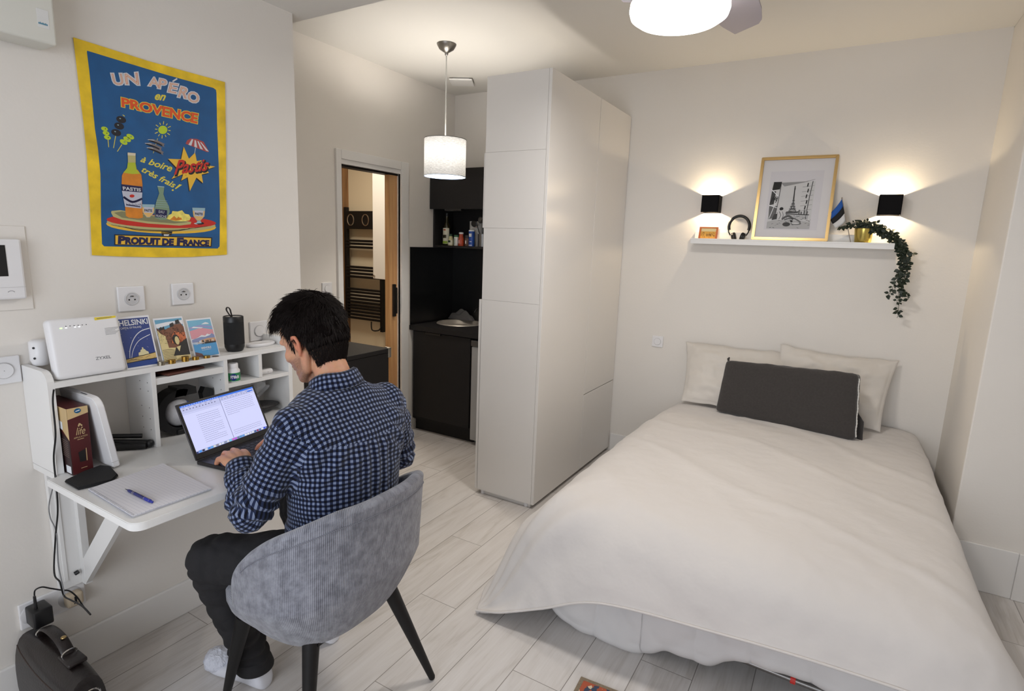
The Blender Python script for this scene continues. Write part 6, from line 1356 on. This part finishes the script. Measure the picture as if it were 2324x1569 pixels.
# hair
b = B(); rh = random.Random(21)
def hairr(f, s, u):
    """is this direction (unit, head frame) covered by hair?"""
    if f > .15: return u > .34+.50*(f-.15)-.0*abs(s)
    if f > -.32: return u > -.02-.30*max(0, (-f+.05))*1.6 and not (u < .04 and f > -.05 and abs(s) > .6) or (f > -.05 and u > -.28 and .10 > f and abs(s) > .8 and f > .02)
    return u > -.82+.16*abs(s)
ca_, rows = [], []
NU, NV = 60, 90; verts = {}
for i in range(NU+1):
    for j in range(NV):
        a = PI*i/NU; c_ = 2*PI*j/NV; d = Vector((math.sin(a)*math.cos(c_), math.sin(a)*math.sin(c_), math.cos(a)))
        th_ = .012+.010*max(0, d.z)+.006*max(0, d.x)+.008*max(0, -d.x)*(1 if d.z > -.3 else .2)
        r = Vector((.094+th_, .073+th_, (.088 if d.z > 0 else .145)+th_)); nz = 1+.05*fnoise((d.x*3, d.y*3, d.z*3), 1.6, 3)+.03*fnoise((d.x, d.y, d.z), 7, 5)
        verts[i, j] = (d, hp(-.004+d.x*r.x*nz, d.y*r.y*nz, .018+d.z*r.z*nz))
bv = {k: b.verts.new(v[1]) for k, v in verts.items()}
for i in range(NU):
    for j in range(NV):
        ks = [(i, j), (i+1, j), (i+1, (j+1) % NV), (i, (j+1) % NV)]
        if all(hairr(*verts[k][0]) and (verts[k][0].x > -.3 or verts[k][0].z > -.42) for k in ks): b.faces.new([bv[k] for k in ks])
bmesh.ops.delete(b, geom=[v for v in b.verts if not v.link_faces], context='VERTS')
hair = part('hair', b, HCAP, man, smooth=3); sm = hair.modifiers.new('s', 'SOLIDIFY'); sm.thickness = .012; sm.offset = -1
b = B(); cnt = 0; crown = Vector((-.55, 0, .83))
while cnt < 14500:
    d = Vector((rh.gauss(0, 1), rh.gauss(0, 1), rh.gauss(0, 1)))
    if d.length < .01: continue
    d.normalize()
    if not hairr(*d): continue
    cnt += 1; th_ = .009+.010*max(0, d.z)+.006*max(0, d.x)+.008*max(0, -d.x)*(1 if d.z > -.3 else .2)
    root = Vector((-.004+d.x*(.094+th_), d.y*(.073+th_), .018+d.z*((.088 if d.z > 0 else .145)+th_))); n_ = Vector((d.x/.094, d.y/.073, d.z/.088)).normalized()
    away = d-crown; away = (away-n_*away.dot(n_)); away = away.normalized() if away.length > .05 else Vector((1, 0, 0))
    away = (away+Vector((fnoise((d.x, d.y, d.z), 4, 1), fnoise((d.x, d.y, d.z), 4, 6), fnoise((d.x, d.y, d.z), 4, 11)))*(1.1 if d.z > .1 else .7)-Vector((0, 0, .6 if d.z < .1 else 0))); away = (away-n_*away.dot(n_)).normalized()
    front = max(0, d.x)*max(0, d.z+.2); L = .022+.020*max(0, d.z)+.034*front; L *= rh.uniform(.6, 1.15)
    if d.z < -.35: L *= .95
    lift = rh.uniform(.03, .26)*(1 if d.z > -.3 else .4)+(.4 if rh.random() < .08 else 0); curl = rh.uniform(-1, 1)*.35+front*.5; side = n_.cross(away)
    pts = []; p = root.copy()
    for k in range(5):
        pts.append(p.copy()); f = k/4; dr = (away+n_*(lift*(1-1.3*f))+side*curl*f-Vector((0, 0, .75*f*front*2))).normalized(); p = p+dr*L/4
    w_ = [.0009, .0010, .0008, .0005, .0002]; wp = [hp(*q) for q in pts]
    tube(b, wp, w_, 3, cap=False)
part('hair_strands', b, HAIR, hair, smooth=3)
# shirt
def seg_closest(p, pts):
    best = None; acc = 0
    for i in range(len(pts)-1):
        a, c_ = pts[i], pts[i+1]; ab = c_-a; tt = max(0, min(1, (p-a).dot(ab)/ab.length_squared)); q = a+ab*tt; dd = (p-q).length
        if best is None or dd < best[0]: best = (dd, acc+tt*ab.length, i, tt, q)
        acc += ab.length
    return best
b = B()
loft(b, [((.872, 1.178, .505), .150, .190), ((.885, 1.18, .60), .145, .183), ((.900, 1.183, .72), .132, .180), ((.905, 1.19, .84), .130, .192), ((.900, 1.195, .925), .132, .212), ((.888, 1.203, .985), .122, .215), ((.872, 1.205, 1.03), .100, .204), ((.862, 1.205, 1.064), .085, .165), ((.852, 1.205, 1.098), .073, .083)], 40, 2.25)
SL = {k: [ARM[k][0]+Vector((.0, .02 if k == 'l' else -.02, -.003)), ARM[k][0].lerp(ARM[k][1], .5)+Vector((.006, 0, 0)), ARM[k][1], ARM[k][1].lerp(ARM[k][2], .55)+Vector((0, 0, -.006)), ARM[k][1].lerp(ARM[k][2], .80)] for k in 'lr'}
for k in 'lr': cap(b, SL[k], [.068, .062, .058, .051, .041], 18)
b2 = remesh(b, .0065, 7)
for v in b2.verts: pass
b2.normal_update(); uvl = b2.loops.layers.uv.new('UVMap'); YC = 1.195
asg = {}
def armmetric(p):
    best = None
    for k in 'lr':
        r = seg_closest(p, SL[k]); rad = .074-.034*min(1, r[1]/.5); s_ = 1 if k == 'r' else -1
        inside = (p.y-YC)*s_ > (.160 if p.z > .93 else .150+.12*max(0, .93-p.z)*0)
        mt = r[0]-rad
        if inside and (best is None or mt < best[0]): best = (mt, k, r)
    return best
def torso_m(p):
    e = ((p.x-.89)/.135)**2+((p.y-YC)/.205)**2; return math.sqrt(e)
for v in b2.verts:      # cloth folds
    p = v.co; am = armmetric(p)
    isarm = am is not None and (am[0] < .012) and not (am[2][1] < .02)
    if isarm:
        k, r = am[1], am[2]; s_ = r[1]; q_a = math.atan2(p.z-r[4].z, p.y-r[4].y); el = abs(s_-.275); 
        fold = .0058*math.exp(-(el/.09)**2)*math.sin(s_*150+4*fnoise(p, 9, 2))+.0025*fnoise(p, 16, 4)+.0045*max(0, 1-2.5*abs(fnoise((r[1]*1.6, q_a*.06), 14, 8)))**2*(1+1.5*math.exp(-((s_-.46)/.08)**2))+.003*math.sin(s_*85+3*fnoise(p, 8, 3))
    else:
        back = max(0, v.normal.x); arm_pit = math.exp(-((abs(p.y-YC)-.17)**2+(p.z-.93)**2)/.008)
        cz_ = abs(p.y-YC); fold = .0025*fnoise((p.y*1.0+.35*p.z, p.z*.5), 11, 7)+.0045*max(0, 1-2.6*abs(fnoise((p.y*1.2+(.5 if p.y < YC else -.5)*p.z, p.z*.45), 8, 17)))**2*(.3+cz_*5)-.0035*max(0, 1-3*abs(fnoise((p.y*.6+p.z*.9, p.z), 10, 31)))**3+.0065*arm_pit*math.sin((p.z*1.1+abs(p.y-YC)*1.4)*70+3*fnoise(p, 7, 1))+.004*max(0, 1-abs(p.z-.66)/.12)*math.sin(p.z*110+5*fnoise(p, 6, 2))
        if abs(p.y-YC) < .06 and p.z < .95: fold += .003*math.cos((p.y-YC)*160)*back
    v.co = p+v.normal*fold
    asg[v.index] = None
b2.faces.ensure_lookup_table()
REF = Vector((0, 0, 1))
for f in b2.faces:
    c_ = f.calc_center_median(); am = armmetric(c_); arm = am is not None and am[0] < .022 and torso_m(c_) > .86 and am[2][1] > .012
    if arm:
        k = am[1]; i = am[2][2]
        a0 = None
        for l in f.loops:
            r = seg_closest(l.vert.co, SL[k]); ax = (SL[k][-1]-SL[k][0]).normalized() if False else (SL[k][2]-SL[k][0]).normalized().lerp((SL[k][4]-SL[k][2]).normalized(), max(0, min(1, (r[1]-.16)/.22))).normalized()
            rv = Vector((0, -1 if k == 'l' else 1, 0)); rv = (rv-ax*rv.dot(ax)).normalized(); rw = ax.cross(rv); q = l.vert.co-r[4]; an = math.atan2(q.dot(rw), q.dot(rv))
            if a0 is None: a0 = an
            while an-a0 > PI: an -= 2*PI
            while an-a0 < -PI: an += 2*PI
            l[uvl].uv = (an*.058+1.0, r[1]+q.dot(ax)+(0.0 if k == 'l' else .013))
    elif c_.z > .96+.10*abs(c_.x-.9)*0 and c_.x > .82:
        for l in f.loops: p = l.vert.co; l[uvl].uv = (p.y*1.02+.006, (p.z*.64-(p.x)*.77)*1.0+3.0-.05*abs(p.y-YC))
    else:
        a0 = None
        for l in f.loops:
            p = l.vert.co; an = math.atan2((p.y-YC)/.20, (p.x-.885)/.135)
            if a0 is None: a0 = an
            while an-a0 > PI: an -= 2*PI
            while an-a0 < -PI: an += 2*PI
            l[uvl].uv = (an*.172, p.z+.012*math.sin(an*1.5))
shirt = part('shirt', b2, GING, man, smooth=3)
def ring(b, c, ax, r0, r1, h, z0=0, seg=48, ell_=1.0, open_=0, squash=1.0):
    pass
# collar: stand and fold
b = B(); ca0 = Vector((.850, 1.204, 1.084)); ax = Vector((-.34, 0, .94)).normalized(); fr_ = Vector((-.94, 0, -.34)).normalized(); sd_ = Vector((0, 1, 0)); rows = []; K = 56
for (rx, ry, h) in ((.070, .070, -.016), (.0665, .0665, .020), (.065, .065, .040), (.0675, .0685, .044), (.0735, .0755, .040), (.079, .082, .020), (.086, .090, -.004), (.083, .087, -.006), (.076, .079, .018)):
    rows.append([ca0+ax*(h+.004*math.sin(3*a+1))+fr_*(math.cos(a)*rx*.95)+sd_*(math.sin(a)*ry) for a in [math.radians(28)+math.radians(304)*k/K for k in range(K+1)]])
grid(b, rows, uvs=lambda i, j: ((j)*.0071*1.05, (0, .02, .04, .045, .05, .072, .097, .1, .12)[i % 9])); part('collar', b, GING, shirt, smooth=3).modifiers.new('s', 'SOLIDIFY').thickness = .0025
for k in 'lr':   # cuffs
    b = B(); a_, e_ = SL[k][3], SL[k][4]; d = (e_-a_).normalized(); s1, s2 = frame(d); rows = []
    for (r, h) in ((.043, -.030), (.0445, -.012), (.0445, .020), (.0435, .034), (.040, .034), (.040, .015)):
        rows.append([e_+d*h+s1*math.cos(q)*r+s2*math.sin(q)*r for q in [2*PI*j/40 for j in range(40)]])
    grid(b, rows, closev=True, uvs=lambda i, j: (j*.0068, (0, .018, .05, .064, .07, .09)[i % 6]+.003)); part('cuff', b, GING, shirt, smooth=3)
# jeans
b = B(); ell(b, (.862, 1.182, .555), (.155, .195, .095), 24, 14)
for k in 'lr': cap(b, [LEG[k][0], LEG[k][0].lerp(LEG[k][1], .5), LEG[k][1], LEG[k][1].lerp(LEG[k][2], .45), LEG[k][2]+Vector((0, 0, .015))], [.098, .088, .076, .064, .058], 18)
b2 = remesh(b, .008, 6); b2.normal_update()
for v in b2.verts:
    p = v.co; fold = .006*fnoise(p, 12, 3)+.003*fnoise(p, 26, 7)
    for k in 'lr':
        r = seg_closest(p, LEG[k])
        if r[0] < .12: s_ = r[1]; fold += .0028*math.exp(-((s_-.36)/.10)**2)*math.sin(s_*130+4*fnoise(p, 8, 4))-.004*max(0, 1-3*abs(fnoise((p.x, p.y*.6, p.z*1.4), 13, 21)))**2+.006*math.exp(-((s_-.74)/.09)**2)*math.sin(s_*110+3*fnoise(p, 7, 9))
    v.co = p+v.normal*fold
je = part('jeans', b2, JEAN, man, smooth=3)
for k in 'lr':
    b = B(); p = LEG[k][2]; lathe(b, [(.057, -.030), (.060, -.034), (.062, -.028), (.061, .0), (.058, .02)], p, (LEG[k][1]-p).normalized(), seg=32, cap=False); part('trouser_hem', b, JEAN, je, smooth=3)
def shoe(name, heel, toe, m, L):
    heel, toe = Vector(heel), Vector(toe); d = (toe-heel).normalized(); s = Vector((-d.y, d.x, 0)); b = B(); rows = []
    prof = [(0, .012, .020), (.02, .032, .050), (.10, .038, .078), (.22, .038, .082), (.38, .036, .070), (.55, .041, .052), (.72, .046, .042), (.86, .043, .034), (.95, .032, .026), (1, .012, .014)]
    for f, w_, h in prof:
        c_ = heel+d*L*f; rows.append([c_+s*w_*math.copysign(abs(math.cos(a))**.75, math.cos(a))+Vector((0, 0, h/2+.001+h/2*math.copysign(abs(math.sin(a))**.7, math.sin(a)))) for a in [2*PI*k/24 for k in range(24)]])
    V = grid(b, rows, closev=True); b.faces.new(V[0][::-1]); b.faces.new(V[-1]); bmesh.ops.recalc_face_normals(b, faces=b.faces); o = part(name, b, m, man, smooth=3); o.modifiers.new('s', 'SUBSURF').render_levels = 1; return o
SHOE = mat('white_canvas', (216, 217, 224), .6)
shoe('shoe', (.632, 1.068, 0), (.40, 1.03, 0), SHOE, .265); shoe('shoe', (.655, 1.350, 0), (.40, 1.34, 0), SHOE, .265)
b = B(); ell(b, (.415, 1.028, .042), (.052, .050, .040), 60, 40)
for v in b.verts:
    d = (v.co-Vector((.415, 1.028, .042))); v.co += d.normalized()*(.004*fnoise(v.co, 60, 1)+.0025*fnoise(v.co, 140, 3)); v.co.z = max(.001, v.co.z)
part('fluffy_sock', b, SOCK, man, smooth=3)
